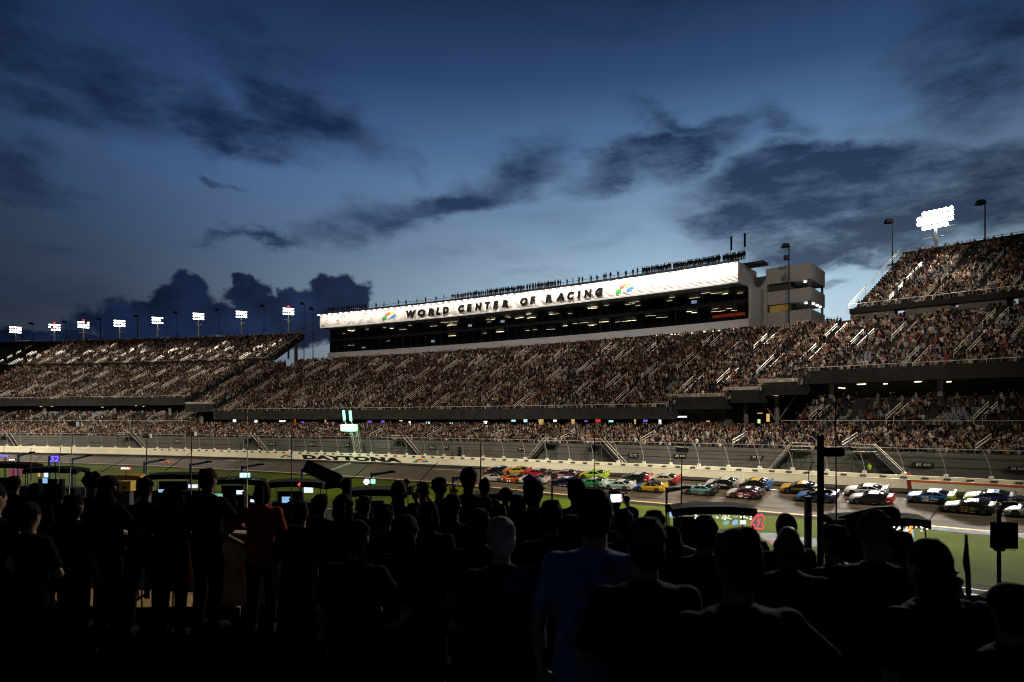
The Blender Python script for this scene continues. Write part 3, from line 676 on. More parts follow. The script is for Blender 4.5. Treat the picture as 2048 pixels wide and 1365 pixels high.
w = MB(); w.sweep([(50,33.0),(50,33.5),(54,33.5),(54,33.0)], bs1 - 2, bs1 + 3.5, 4, True, True); B(w, 'roof_plant', M_dark, bld)
# lit rooms below the right end
for px0, px1 in ((1305, 1470),):
    for k in range(12):
        q = s_px(rr.uniform(px0, px1), 47); w = MB(); w.tube([PT(q, rr.uniform(46.5,55), 19.3), PT(q + .9, 48, 19.3)], .06, 4); B(w, 'ceiling_light', M_tube, bld)
w = MB(); w.sweep([(49,19.6),(49,28.6),(58.5,28.6),(58.5,19.6)], bs0 + .1, bs0 + .4, 2, True, True); B(w, 'end_wall', M_dark, bld)
# letters
def band_fn(s0, s1, z0, z1, o): return lambda u, v, w: PT(s0 + (s1 - s0) * u, o - w, z0 + (z1 - z0) * v)
M_let = mat('black_letter', (.004,.004,.004), .95, var=0)
letpx = {'WORLD': [(813,832),(836,851),(857,870),(873,882),(886,898)], 'CENTER': [(917,929),(934,944),(951,964),(971,981),(987,997),(1005,1018)], 'OF': [(1041,1056),(1061,1071)], 'RACING': [(1092,1105),(1112,1130),(1135,1149),(1155,1162),(1169,1184),(1191,1206)]}
for wd, lst in letpx.items():
    for chh, (a, b_) in zip(wd, lst):
        q0, q1 = s_px(a, 44.9), s_px(b_, 44.9)
        child(map_text(chh, band_fn(q0, q1, 29.5, 31.5, 44.72), 'sign_letter', M_let, bold=.07, shear=.16, ext=.06), bld)
for a, b_ in ((765, 792), (1231, 1267)):
    emblem(band_fn(s_px(a, 44.9), s_px(b_, 44.9), 29.3, 31.9, 44.9), bld)
# row of sign lamps, each with its own light
nL = 60
for k in range(nL):
    q = bs0 + .8 + (bs1 - bs0 - 1.4) * k / (nL - 1); p = PT(q, 43.7, 32.55)
    w = MB(); M4 = Matrix.Translation(p) @ Matrix.Rotation(-q / RAD, 4, 'Z'); w.box(0, (.75,.32,.22), M=M4); w.tube([PT(q, 43.8, 32.6), PT(q, 45.2, 32.6)], .03, 4)
    f = B(w, 'sign_lamp', M_dark, bld)
    e = MB(); M5 = Matrix.Translation(PT(q, 43.62, 32.43)) @ Matrix.Rotation(-q / RAD, 4, 'Z'); e.box(0, (.7,.34,.14), M=M5); e.build('lamp_lens', M_lampw, f)
    if k % 4 == 1:
        l = bpy.data.lights.new('sign_light', 'AREA'); l.shape = 'RECTANGLE'; l.size = 8.6; l.size_y = .3; l.energy = 420 + 620 * (k / nL) ** 2.5; l.color = (1, .92, .82)
        lo = bpy.data.objects.new('sign_light', l); COL.objects.link(lo); lo.location = PT(q + .5, 43.2, 32.15)
        t = PT(q + .5, 45.0, 30.4); lo.rotation_euler = (t - lo.location).to_track_quat('-Z', 'Y').to_euler(); lo.parent = f
# roof rail
w = MB(); n_ = 90
for z in (33.5, 34.15):
    w.tube([PT(bs0 + (bs1 - bs0) * i / n_, 45.4, z) for i in range(n_ + 1)], .04, 4)
for i in range(n_ + 1): w.tube([PT(bs0 + (bs1 - bs0) * i / n_, 45.4, 33), PT(bs0 + (bs1 - bs0) * i / n_, 45.4, 34.15)], .04, 4)
B(w, 'roof_rail', M_dark, bld)
w = MB(); w.sweep([(45.3,33.0),(45.3,33.45),(45.36,33.45),(45.36,33.0)], bs0, bs1, 4, True, True); B(w, 'roof_kick_panel', M_dark, bld)
# people on the roof
M_sil = mat('silhouette_black', (.012,.012,.015), .9, var=.3, scale=6)  # one near-black colour on skin and clothes alike paints the silhouette
roofm = []
for pi in (0, 1, 2, 3, 5):
    v, f, c = FH[pi]; me = bpy.data.meshes.new('roof_spectator_figure'); me.from_pydata(v.tolist(), [], f); me.materials.append(M_sil); roofm.append((pi, me))
rp = []
for a, b_, n in ((652,740,24),(905,970,20),(972,1050,26),(1053,1124,24),(1286,1345,22),(1348,1442,40),(1446,1492,18)):
    for i in range(n): rp.append((a + (b_ - a) * (i + rr.uniform(-.25,.25)) / n, rr.uniform(45.45, 46.1)))
THIN = (752,768,797,812,834,851,872,888,1134,1146,1158,1165,1182,1194,1208,1212,1221,1236,1252,1266,1275)
for px in THIN: rp.append((px, 45.8))
for px, o in rp:
    q = s_px(px, o); pi, me = rr.choice(roofm)
    ob = new_obj('person', me, loc=PT(q, o, 33.25), group='spectators lining the roof of the press box building'); sc = rr.uniform(1.0, 1.14); ob.scale = (sc, sc, sc); ob.rotation_euler = (0, 0, -q / RAD + math.pi + rr.gauss(0, .5))
    grp = 'the left end of the press box roof' if px < 740 else 'the middle of the press box roof' if px < 1130 else 'the right end of the press box roof'
    if px in THIN: grp = 'a thinly filled stretch of roof rail'
    tag(ob, f"dark silhouetted spectator {'with both arms up ' if pi == 2 else 'with one arm up ' if pi in (3,5) else ''}at {grp}", 'person')
for px, h in ((1461, 39), (1488, 39.2)):
    q = s_px(px, 47); e = empty('roof_flag', PT(q, 47, 33), f"thin furled flag at the right roof end, {'left' if px < 1470 else 'right'} one of two", 'flag')
    w = MB(); w.tube([PT(q,47,33), PT(q,47,h)], .05, 5); B(w, 'pole', M_dark, e)
    w = MB(); w.loft([[PT(q + x, 47 + y, z) for x, y in ((0,0),(.25,.05),(.3,.2),(0,.15))] for z in (h - 3, h - 1.5, h - .1)]); B(w, 'flag_cloth', M_black, e)

# ------------------------------------------------------------------ floodlight masts behind the stand
def lamp_mat(name, es): return mat(name, (.8,.8,.8), .4, var=0, emit=(1,.95,.86), es=es)
M_fl = lamp_mat('floodlight_lens', 9); M_flr = lamp_mat('bright_floodlight_lens', 45)
M_redl = mat('red_beacon', (.3,0,0), .4, var=0, emit=(1,.02,.02), es=2)
def spot(loc, tgt, W_, ang, blend, size, parent=None, col=(1,.93,.8)):
    l = bpy.data.lights.new('flood_or_fill_beam', 'SPOT'); l.energy = W_; l.spot_size = R(ang); l.spot_blend = blend; l.shadow_soft_size = size; l.color = col
    o = bpy.data.objects.new('flood_or_fill_beam', l); COL.objects.link(o); o.location = loc; o.rotation_euler = (tgt - loc).to_track_quat('-Z', 'Y').to_euler()
    if parent is not None: o.parent = parent; o.matrix_parent_inverse = Matrix.Translation(-parent.location)
    return o
def mast(px, o, ytop, zb, rows, cols, cw, m, label, power, beacon=False, tilt=0, group='lit floodlight masts behind the left stand'):
    q = s_px(px, o); P = PT(q, o, 0); h = (HY - ytop) * P.y / F
    e = empty('floodlight_mast', PT(q, o, zb), label, 'light mast', group)
    w = MB(); w.tube([PT(q, o, zb), PT(q, o, h)], [.38, .22], 8); B(w, 'mast_pole', M_steel, e)
    toCam = -Vector((P.x, P.y, 0)).normalized(); t = Vector((-toCam.y, toCam.x, 0)); t = (t + toCam * tilt).normalized(); fwd = Vector((t.y, -t.x, 0)); fwd = fwd if fwd.dot(toCam) > 0 else -fwd
    base = PT(q, o, h)
    fr = MB()
    for r_ in range(rows):
        z = -r_ * .95 + .6; fr.tube([base + t * (-cols * cw / 2) + Vector((0,0,z-.35)), base + t * (cols * cw / 2) + Vector((0,0,z-.35))], .06, 4)
    fr.tube([base + Vector((0,0,-rows*.95)), base + Vector((0,0,1.0))], .12, 6)
    fr.tube([base + t * (-cols * cw / 2 * .8) + Vector((0,0,-rows*.95-.6)), base + t * (cols * cw / 2 * .8) + Vector((0,0,-rows*.95-.6))], .09, 4)
    B(fr, 'lamp_frame', M_steel, e)
    for r_ in range(rows):
        for c_ in range(cols):
            if m is not M_flr and rr.random() < .05: continue
            if m is M_flr and ((c_ - 3.2) / 3.7) ** 2 + ((r_ - 1.2) / 2.3) ** 2 > 1: continue
            p = base + t * ((c_ - (cols - 1) / 2) * cw) + Vector((0, 0, .6 - r_ * .95)) + fwd * .3
            b = MB(); b.tube([p - fwd * .35, p - fwd * .05, p + fwd * .25 + Vector((0,0,-.08))], [.12,.30,.40], 10); lh = B(b, 'lamp_head', M_steel, e)
            b = MB(); b.disc(p + fwd * .27 + Vector((0,0,-.08)), fwd, .37 if m is not M_flr else .44, .05, 10); b.build('lamp_lens', m, lh)
    if beacon:
        b = MB(); b.box(base + Vector((0,0,1.4)), (.5,.5,.5)); B(b, 'red_beacon', M_redl, e)
    b = MB(); b.disc(PT(q, o, h) + Vector((0,0,-rows*.95-1.2)) + fwd*.3, fwd, .35, .3, 10); B(b, 'spare_lamp', M_rail, e)
    for pw, oi in ((power, -6), ):
        tgt = PT(q + 4, oi, -9.5); spot(base + fwd * 1.2 + Vector((0,0,-.5)), tgt, pw * 1.5, 70, .9, 1.6, e)
    return e
leftm = [(31,658,0),(109,653,1),(167,648,1),(239,645,0),(315,639,0),(397,631,0),(483,627,0),(577,621,1)]
ordn = ['leftmost', 'second from the left', 'third from the left', 'fourth from the left', 'fifth from the left', 'sixth from the left', 'seventh from the left', 'nearest the press box']
for (px, y, bc), od in zip(leftm, ordn):
    mast(px, 63, y, 22, 3, 5, .78, M_fl, f"lit white floodlight mast{' with red beacon' if bc else ''} above the left stand, {od}", 90000, bc)
mast(1872, 68, 430, 24, 4, 7, .95, M_flr, 'large glaring floodlight mast above the right stand', 260000, False, .35, 'lit floodlight masts behind the right stand')
# a mast beyond the right edge, plus extra unseen spots added along the stand
for s_, pw_, an_ in ((380, 150000, 46), (215, 290000, 70), (245, 290000, 66), (275, 290000, 58), (300, 260000, 54)): spot(PT(s_, 60, 42), PT(s_ + (14 if s_ > 370 else 4), -2, -9.5), pw_, an_, .9, 1.6)
def pole(px, o, ytop, zb, label, two=False):
    q = s_px(px, o); P = PT(q, o, 0); h = (HY - ytop) * P.y / F
    e = empty('speaker_pole', PT(q, o, zb), label, 'pole', 'unlit poles with hooded heads behind the stand')
    w = MB(); w.tube([PT(q, o, zb), PT(q, o, h)], [.19, .12], 6); B(w, 'pole', M_dark if px != 1783 else M_concd, e)
    t = TAN(q); b = MB(); c = PT(q, o, h) - t * .7
    b.tube([c + t * .7 + Vector((0,0,.1)), c + Vector((0,0,.3))], .12, 6); b.loft([[c + Vector((x*.5, y*.5, .35)) for x, y in ((-1,-1),(1,-1),(1,1),(-1,1))], [c + Vector((x*.75, y*.75, -.45)) for x, y in ((-1,-1),(1,-1),(1,1),(-1,1))]]); B(b, 'hooded_head', M_dark, e)
    if two: b = MB(); c2 = c + Vector((0,0,-2.6)) + t*.2; b.box(c2, (.9,.9,.9)); B(b, 'lower_box', M_dark, e)
    b = MB(); c3 = PT(q, o, h - 9); b.box(c3, (2.0,.3,.35), -q / RAD); B(b, 'cross_arm', M_concd, e)
pls = [(66,647,'between the first and second lit masts at left'),(132,644,'between the second and third lit masts at left'),(201,638,'between the third and fourth lit masts at left'),(275,632,'between the fourth and fifth lit masts at left'),
       (354,625,'between the fifth and sixth lit masts at left'),(438,619,'between the sixth and seventh lit masts at left'),(528,611,'between the two rightmost lit masts at left'),(608,607,'just right of the left stand end'),(626,617,'closest to the press box building')]
for px, y, lb in pls: pole(px, 63, y, 10, f"dark unlit pole with a hooded head, {lb}")
pole(1578, 52, 490, 8, 'dark unlit pole with two heads in front of the open stair tower', True)
pole(1785, 66, 441, 20, 'grey unlit pole at the left end of the right upper stand')
pole(1970, 68, 403, 20, 'brown unlit pole right of the glaring floodlight mast')
# unseen spots hung high overhead in place of infield floodlights, without masts
for X, tx, pw in ((-150,-165,1.5),(-115,-128,1.4),(-85,-95,1.3),(-55,-65,1.2),(-25,-35,1.1),(5,-5,1.0),(35,18,.85),(60,36,.7),(80,50,.6),(100,62,.5)):
    s_ = s_px(CX + F * tx / 118, 0) if tx > -120 else 262 + tx * 1.0; t = PT(max(40, s_), -10, -9.5)
    spot(Vector((X, 0, CAMZ + 72)), t, 400000 * pw, 26, .9, 1.2, None, (1,.90,.72))
for X, s_ in ((-90, 170), (20, 262), (90, 320)): spot(Vector((X, 28, CAMZ + 80)), PT(s_, 26, 10), 150000 if X < 80 else 26000, 74, .6, 3, None, (1,.82,.66))  # wide fill spots, added unseen to lift the stands

# ------------------------------------------------------------------ race cars
def ring8(x, hw, z0, z1, k=.93):
    zm = z0 + (z1 - z0) * .45
    return [Vector(p) for p in ((x,-hw*.9,z0),(x,-hw,z0+.12),(x,-hw*1.0,zm),(x,-hw*.97,z1-.10),(x,-hw*.82,z1),(x,0,z1+.035),(x,hw*.82,z1),(x,hw*.97,z1-.10),(x,hw,zm),(x,hw,z0+.12),(x,hw*.9,z0),(x,0,z0-.01))]
BODY = [(2.50,.62,.20,.42),(2.46,.80,.13,.52),(2.30,.92,.11,.62),(1.95,.97,.11,.70),(1.5,.985,.12,.77),(.95,.985,.12,.85),(.4,.98,.12,.90),(-.4,.975,.12,.91),(-1.0,.985,.12,.93),(-1.6,.99,.13,.96),(-2.1,.97,.16,.96),(-2.36,.93,.22,.95),(-2.43,.86,.34,.90)]
_b = MB(); _b.loft([ring8(*r) for r in BODY]); ME_body = _b.mesh('body')
bm = bmesh.new(); bm.from_mesh(ME_body); bmesh.ops.recalc_face_normals(bm, faces=bm.faces); bmesh.ops.subdivide_edges(bm, edges=bm.edges, cuts=1, smooth=.6, use_grid_fill=True); bm.to_mesh(ME_body); bm.free(); ME_body.shade_smooth()
GH = [(1.02,.80,.86,.86),(.55,.80,.74,1.08),(.15,.82,.64,1.24),(-.35,.82,.62,1.275),(-.85,.82,.62,1.25),(-1.35,.81,.66,1.13),(-1.9,.78,.72,.985)]
def ghring(x, hb_, ht, z): return [Vector(p) for p in ((x,-hb_,.86),(x,-ht-.02,z-.06),(x,-ht+.10,z),(x,0,z+.02),(x,ht-.10,z),(x,ht+.02,z-.06),(x,hb_,.86))]
_b = MB(); _b.loft([ghring(*r) for r in GH]); ME_cab = _b.mesh('cabin'); ME_cab.shade_smooth()
bm = bmesh.new(); bm.from_mesh(ME_cab); bmesh.ops.recalc_face_normals(bm, faces=bm.faces); bm.to_mesh(ME_cab); bm.free()
_b = MB(); _b.loft([[Vector((x, -h, z)), Vector((x, -h*.6, z+.03)), Vector((x, 0, z+.045)), Vector((x, h*.6, z+.03)), Vector((x, h, z)), Vector((x, 0, z-.02))] for x, h, z in ((.20,.60,1.225),(-.35,.60,1.272),(-.9,.60,1.247))]); ME_roof = _b.mesh('roof')
def pil(pts):
    out = []
    for sy in (-1, 1):
        for (x0, y0, z0), (x1, y1, z1), w_ in pts:
            b = MB()
            a = Vector((x0, sy*y0, z0)); c = Vector((x1, sy*y1, z1)); d = Vector((w_/2, 0, 0)); o = Vector((0, sy*.02, 0))
            b.add([a-d+o, a+d+o, c+d+o, c-d+o, a-d-o, a+d-o, c+d-o, c-d-o], [(0,1,2,3),(4,5,6,7),(0,1,5,4),(2,3,7,6),(0,3,7,4),(1,2,6,5)]); out.append(b.mesh('pillar'))
    return out
ME_pil = pil([((.98,.84,.88),(.20,.66,1.22),.10),((-.30,.83,.90),(-.36,.66,1.25),.09),((-1.75,.82,.93),(-.95,.66,1.22),.26)])
_b = MB(); _b.box((-2.42,0,1.06), (.05,1.62,.22)); [_b.box((-2.36,y,1.0), (.22,.03,.26)) for y in (-.78,.78)]; ME_sp = _b.mesh('spoiler')
_b = MB(); _b.box((2.40,0,.10), (.35,1.75,.05)); ME_spl = _b.mesh('splitter')
_b = MB(); _b.box((2.47,0,.30), (.10,1.2,.16)); ME_gr = _b.mesh('grille')
_b = MB(); _b.disc((0,0,0), (0,1,0), .345, .30, 20); ME_ty = _b.mesh('tyre')
_b = MB(); _b.disc((0,0,0), (0,1,0), .235, .32, 14); [_b.box((math.cos(a)*.13, s_*.165, math.sin(a)*.13), (.05,.02,.05)) for a in (0,1.26,2.51,3.77,5.03) for s_ in (-1,1)]; ME_ri = _b.mesh('rim')
_b = MB(); _b.disc((0,0,0), (0,1,0), .43, .10, 20); ME_ar = _b.mesh('wheel_arch')
def lampmesh(): 
    b = MB(); b.add([(2.34,-.88,.50),(2.46,-.62,.47),(2.44,-.60,.57),(2.24,-.90,.61)], [(0,1,2,3)]); b.add([(x-.0,-y,z) for x,y,z in ((0,0,0),)], []); return b
def livery(name, c1, c2, c3, xa, xb, rough=.28):
    m = bpy.data.materials.new(name); m.use_nodes = True; nt = m.node_tree; b = nt.nodes['Principled BSDF']; N = nt.nodes.new; L = nt.links.new
    tc = N('ShaderNodeTexCoord'); sp = N('ShaderNodeSeparateXYZ'); L(tc.outputs['Object'], sp.inputs[0])
    nz_ = N('ShaderNodeTexNoise'); nz_.inputs['Scale'].default_value = 1.6; L(tc.outputs['Object'], nz_.inputs['Vector'])
    def math_(op, a, c):
        n = N('ShaderNodeMath'); n.operation = op
        for i, v in enumerate((a, c)):
            if isinstance(v, (int, float)): n.inputs[i].default_value = v
            else: L(v, n.inputs[i])
        return n.outputs[0]
    v = math_('ADD', sp.outputs[0], math_('MULTIPLY', sp.outputs[2], .9)); v = math_('ADD', v, math_('MULTIPLY', math_('SUBTRACT', nz_.outputs['Fac'], .5), .35))
    r = N('ShaderNodeValToRGB'); mr = N('ShaderNodeMapRange'); mr.inputs[1].default_value = -3; mr.inputs[2].default_value = 4; L(v, mr.inputs[0]); L(mr.outputs[0], r.inputs[0])
    r.color_ramp.interpolation = 'CONSTANT'; e = r.color_ramp.elements; e[0].position = 0; e[0].color = c2 + (1,); e[1].position = (xa + 3) / 7; e[1].color = c1 + (1,); q = e.new((xb + 3) / 7); q.color = c3 + (1,)
    L(r.outputs[0], b.inputs['Base Color']); b.inputs['Roughness'].default_value = rough; b.inputs['Coat Weight'].default_value = .6; b.inputs['Coat Roughness'].default_value = .1; return m
C_ = dict((k_, tuple(x * .50 for x in v_)) for k_, v_ in dict(w=(.72,.70,.66), k=(.012,.012,.014), o=(.75,.14,.02), y=(.78,.48,.02), r=(.55,.02,.02), n=(.015,.03,.14), b=(.03,.16,.50), g=(.03,.30,.10), l=(.50,.75,.05), t=(.15,.42,.42), mint=(.45,.62,.55), m=(.18,.02,.05), s=(.35,.36,.38), c=(.62,.52,.30)).items())
M_numw = mat('white_number_paint', (.88,.87,.8), .5, var=0); M_hl = mat('glowing_headlight_decal', (.85,.85,.8), .3, var=0, emit=(1,.97,.9), es=.25)  # headlight decals are no lamps, yet given a faint glow
# px centre, py of the near wheels, body, tail, nose, roof, number, number colour, words, words colour, label
CARS = [
 (990,950,'k','o','o','w','','w','','w','black race car with an orange nose, at the far left of the back row'),
 (985,964,'w','o','w','k','','k','','k','white race car with an orange tail, leading the pack at far left'),
 (1030,952,'y','r','r','y','','r','','r','yellow race car with a red tail in the back row left'),
 (1022,967,'o','w','o','w','11','w','','w','orange race car number 11 with a white tail'),
 (1068,956,'r','k','r','w','','w','','w','red race car with black windows directly right of the yellow and red one'),
 (1066,968,'s','w','mint','r','','w','','w','grey race car with a mint nose behind the pink capped head'),
 (1124,959,'m','k','k','w','21','w','Dasher','w','maroon and black race car number 21 above the number 71 car'),
 (1126,974,'n','k','m','b','71','r','','w','dark blue race car number 71 in red, partly behind heads'),
 (1183,960,'l','l','y','l','','k','','k','lime green race car in the back row'),
 (1180,976,'g','mint','g','w','','w','','w','green race car with a pale mint tail below the lime one'),
 (1234,981,'mint','w','mint','w','','r','','k','pale mint race car with dark windows'),
 (1268,966,'k','r','k','w','','w','','w','black race car with a white roof and red skirt behind the pale mint one'),
 (1324,969,'c','r','w','w','','k','','k','beige race car with a red and white tail, behind the yellow and blue one'),
 (1297,985,'y','y','b','k','','w','','w','yellow race car with a blue nose and dark roof'),
 (1397,991,'t','k','s','w','45','r','','w','teal race car number 45 in red with a black tail'),
 (1443,978,'k','s','w','w','','w','Kubota','w','black race car with a silver striped tail behind the number 45 car'),
 (1504,980,'k','b','c','y','','l','','l','black race car with a blue tail and yellow roof behind the number 48 car'),
 (1487,998,'m','k','w','k','48','w','ally','w','dark maroon race car number 48 with a white nose'),
 (1597,988,'k','k','y','y','','w','GAINBRIDGE','y','black race car with a yellow slash across its nose'),
 (1631,1005,'n','n','b','y','9','y','','w','navy race car number 9 partly hidden by the thick black pole'),
 (1729,994,'w','w','w','w','42','m','B9','g','white race car number 42'),
 (1740,1010,'k','r','s','s','','w','','w','black race car with a red tail right below the white number 42 car'),
 (1859,1007,'b','l','b','w','38','w',"Aaron's",'w','blue race car number 38 with a lime skirt at the tail'),
 (1978,1009,'n','n','l','b','','w','LOWE','w','navy race car with a silver nose behind the number 54 car'),
 (1937,1028,'k','k','k','k','54','y','MONSTER','s','black race car number 54 with green claw marks'),
 (2064,1037,'w','w','w','r','24','k','','k','white race car with a red roof cut off by the right edge'),
]
M_arch = mat('wheel_arch_black', (.006,.006,.006), .9, var=0)
def put(me, name, parent, m=None, loc=None, rot=None):
    o = bpy.data.objects.new(name, me); COL.objects.link(o); o.parent = parent
    if loc: o.location = loc
    if rot: o.rotation_euler = rot
    if m is not None:
        if len(me.materials) == 0: me.materials.append(m)
        if me.materials[0] != m: o.material_slots[0].link = 'OBJECT'; o.material_slots[0].material = m
    return o
hlm = lampmesh().mesh('headlight')
hlm2 = MB(); hlm2.add([(2.34,.88,.50),(2.46,.62,.47),(2.44,.60,.57),(2.24,.90,.61)], [(0,1,2,3)]); hlm2 = hlm2.mesh('headlight')
tlm = MB(); tlm.box((-2.43,-.62,.72), (.03,.34,.12)); tlm = tlm.mesh('tail_decal'); tlm2 = MB(); tlm2.box((-2.43,.62,.72), (.03,.34,.12)); tlm2 = tlm2.mesh('tail_decal')
M_plain = {}; M_ybox0 = mat('yellow_decal', (.5,.35,.03), .5, var=0)
for i, (px, py, c1, c2, c3, rf, num, nc, wd, wc, lab) in enumerate(CARS):
    s, o = trk_pt(px, py); o += .95
    sl = math.atan(bank(s)); t = -TAN(s); n = -NRM(s); up = Vector((0, 0, 1))
    rt = (n * math.cos(sl) + Vector((0, 0, -1)) * math.sin(sl)).normalized()      # down the bank, towards the infield = car's left
    upv = t.cross(rt).normalized(); yw = Matrix.Rotation(rr.uniform(-.03, .03), 4, 'Z')
    M = Matrix((( t.x, rt.x, upv.x, 0), (t.y, rt.y, upv.y, 0), (t.z, rt.z, upv.z, 0), (0,0,0,1)))
    e = empty('race_car', (0, 0, 0), lab, 'race car', 'race cars running in a pack along the banked track')
    e.matrix_world = Matrix.Translation(PT(s, o, h_track(s, o) + .01)) @ M @ yw
    lv = livery('livery', C_[c1], C_[c2], C_[c3], -1.0, 1.95 if c1 != c3 else 2.3)
    put(ME_body, 'body', e, lv); put(ME_cab, 'window_glass', e, M_glass)
    if rf not in M_plain: M_plain[rf] = mat('roof_paint_' + rf, C_[rf], .3, var=.05, coat=.6)
    put(ME_roof, 'roof', e, M_plain[rf]); [put(mp_, 'window_pillar', e, lv) for mp_ in ME_pil]; put(ME_sp, 'spoiler', e, lv if c2 in 'krnbly' else M_plain[rf]); put(ME_spl, 'splitter', e, M_blackp); put(ME_gr, 'grille', e, M_blackp)
    put(hlm, 'headlight', e, M_hl); put(hlm2, 'headlight', e, M_hl); put(tlm, 'tail_decal', e, M_redl if False else M_redp); put(tlm2, 'tail_decal', e, M_redp)
    for wx in (1.42, -1.37):
        for sy in (-1, 1):
            put(ME_ar, 'wheel_arch', e, M_arch, (wx, sy * .945, .37)); ty = put(ME_ty, 'wheel', e, M_tyre, (wx, sy * .86, .345)); put(ME_ri, 'rim', ty, M_rim)
    for dk_, (xa_, xb_, za_, zb_) in enumerate(((1.98,1.72,.50,.62),(2.25,2.1,.32,.40),(-.95,-1.02,.16,.26),(-1.78,-2.15,.50,.68),(-1.80,-2.2,.74,.86),(.7,.2,.17,.24),(-.1,-.6,.17,.24))):
        b = MB(); b.add([(xa_, 1.0, za_), (xb_, 1.0 - .012 * (dk_ in (3, 4)) * 2, za_), (xb_, .985, zb_), (xa_, .985, zb_)], [(0,1,2,3)]); b.build('decal', (M_numw, M_redp, M_ybox0, M_blackp, M_bluep)[(dk_ * 3 + i) % 5], e, fix=False)
    def side_fn(x0, x1, z0, z1, sy=1): return lambda u, v, w_: Vector((x0 + (x1 - x0) * u + 0, sy * (.995 - .02 * v), z0 + (z1 - z0) * v))
    if num:
        for sy in (1, -1):
            wd_ = .38 * len(num) + .02; x0 = .80; 
            map_text(num, side_fn(x0, x0 - wd_, .20, .84) if sy > 0 else side_fn(x0 - wd_, x0, .20, .84, -1), 'door_number', {'w': M_numw, 'k': M_blackp}.get(nc) or mat('number_' + nc, C_[nc], .5, var=0), e, bold=.075, shear=.08)
        map_text(num, lambda u, v, w_: Vector((-.75 + .7 * v, .42 - .84 * u, 1.32)) , 'roof_number', M_numw if rf != 'w' else M_blackp, e, bold=.04)
    if wd:
        x0 = .80 - (.38 * len(num) + .14 if num else -.1)
        map_text(wd, side_fn(x0, max(-1.95, x0 - .29 * len(wd)), .48, .78), 'sponsor_lettering', {'w': M_numw, 'k': M_blackp}.get(wc) or mat('number_' + wc, C_[wc], .5, var=0), e, bold=.03, shear=.05)
    if num == '54':
        for k in range(3):
            b = MB(); x = -.22 - k * .11; b.add([(x, 1.0, .76), (x - .05, 1.0, .76), (x - .07, 1.0, .40), (x - .01, 1.0, .36)], [(0,1,2,3)]); b.build('claw_mark', mat('claw_green', (.1,.6,.08), .5, var=0), e, fix=False)

# ------------------------------------------------------------------ start stand and scoring light beside the wall
q = s_px(706, .6)
fs = empty('start_light_tower', PT(q, 1.0, -7.0), 'white lit board with two green light tubes on slanted lattice legs above the track wall', 'light board')
M_gl = mat('green_light_tube', (.2,.8,.4), .4, var=0, emit=(.25,1,.5), es=2.2); M_wb = mat('white_light_board', (.8,.8,.8), .4, var=0, emit=(.9,1,.94), es=3)
def atp(px, py, o): 
    qq = s_px(px, o); P = PT(qq, o, 0); return Vector((P.x, P.y, CAMZ + (HY - py) * P.y / F))
tp = [atp(698, 856, -1.6)]; tt = TAN(q)
b = MB(); b.box(tp[0], (4.1, .35, 1.25), -q / RAD); B(b, 'board', M_wb, fs)
b = MB(); b.box(tp[0] + NRM(q) * .22, (4.4, .2, 1.55), -q / RAD); B(b, 'board_frame', mat('green_frame', (.02,.25,.08), .5, var=0, emit=(.02,.5,.15), es=.4), fs)
for dx, px0, px1 in ((0, 712, 704), (1, 721, 712)):
    a = atp(px0, 905, 1.0); c = tp[0] + tt * (.2 + dx * 1.5) + NRM(q) * .5; b = MB()
    for o1, o2 in ((-.25,-.25),(.25,-.25),(.25,.25),(-.25,.25)):
        d = tt * o1 + NRM(q) * o2; b.tube([a + d, c + d], .045, 4)
    for k in range(12):
        f0 = a.lerp(c, k / 12); f1 = a.lerp(c, (k + 1) / 12); d = tt * (.25 if k % 2 else -.25); b.tube([f0 + d, f1 - d], .03, 4); b.tube([f0 + NRM(q) * .25, f1 - NRM(q) * .25], .03, 4)
    B(b, 'lattice_leg', M_steel, fs)
for px0, py0, px1, py1 in ((695,856,689,833),(709,856,702,834)):
    a = atp(px0, py0, -1.3); c = atp(px1, py1 + 8, -1.6); e1 = atp(px1 - 2, py1 - 12, -1.7)
    b = MB(); b.tube([a, c], .09, 5); ar = B(b, 'tube_arm', M_rail, fs); b = MB(); b.tube([c, e1], .28, 8); b.build('green_tube', M_gl, ar)
for w_ in (.0,):
    l = bpy.data.lights.new('board_glow', 'POINT'); l.energy = 500; l.color = (.3,1,.5); l.shadow_soft_size = .5; lo = bpy.data.objects.new('board_glow', l); COL.objects.link(lo); lo.location = tp[0] - NRM(q) * .6 + Vector((0,0,-.9))
b = MB(); b.loft([[tp[0] + tt * (-1.9 + x) + Vector((0, y, .62 + z)) for x, y in ((0,0),(.8,0),(.8,.5),(0,.5))] for z in (0, .5, .95)]); B(b, 'flag_platform', M_dark, fs)

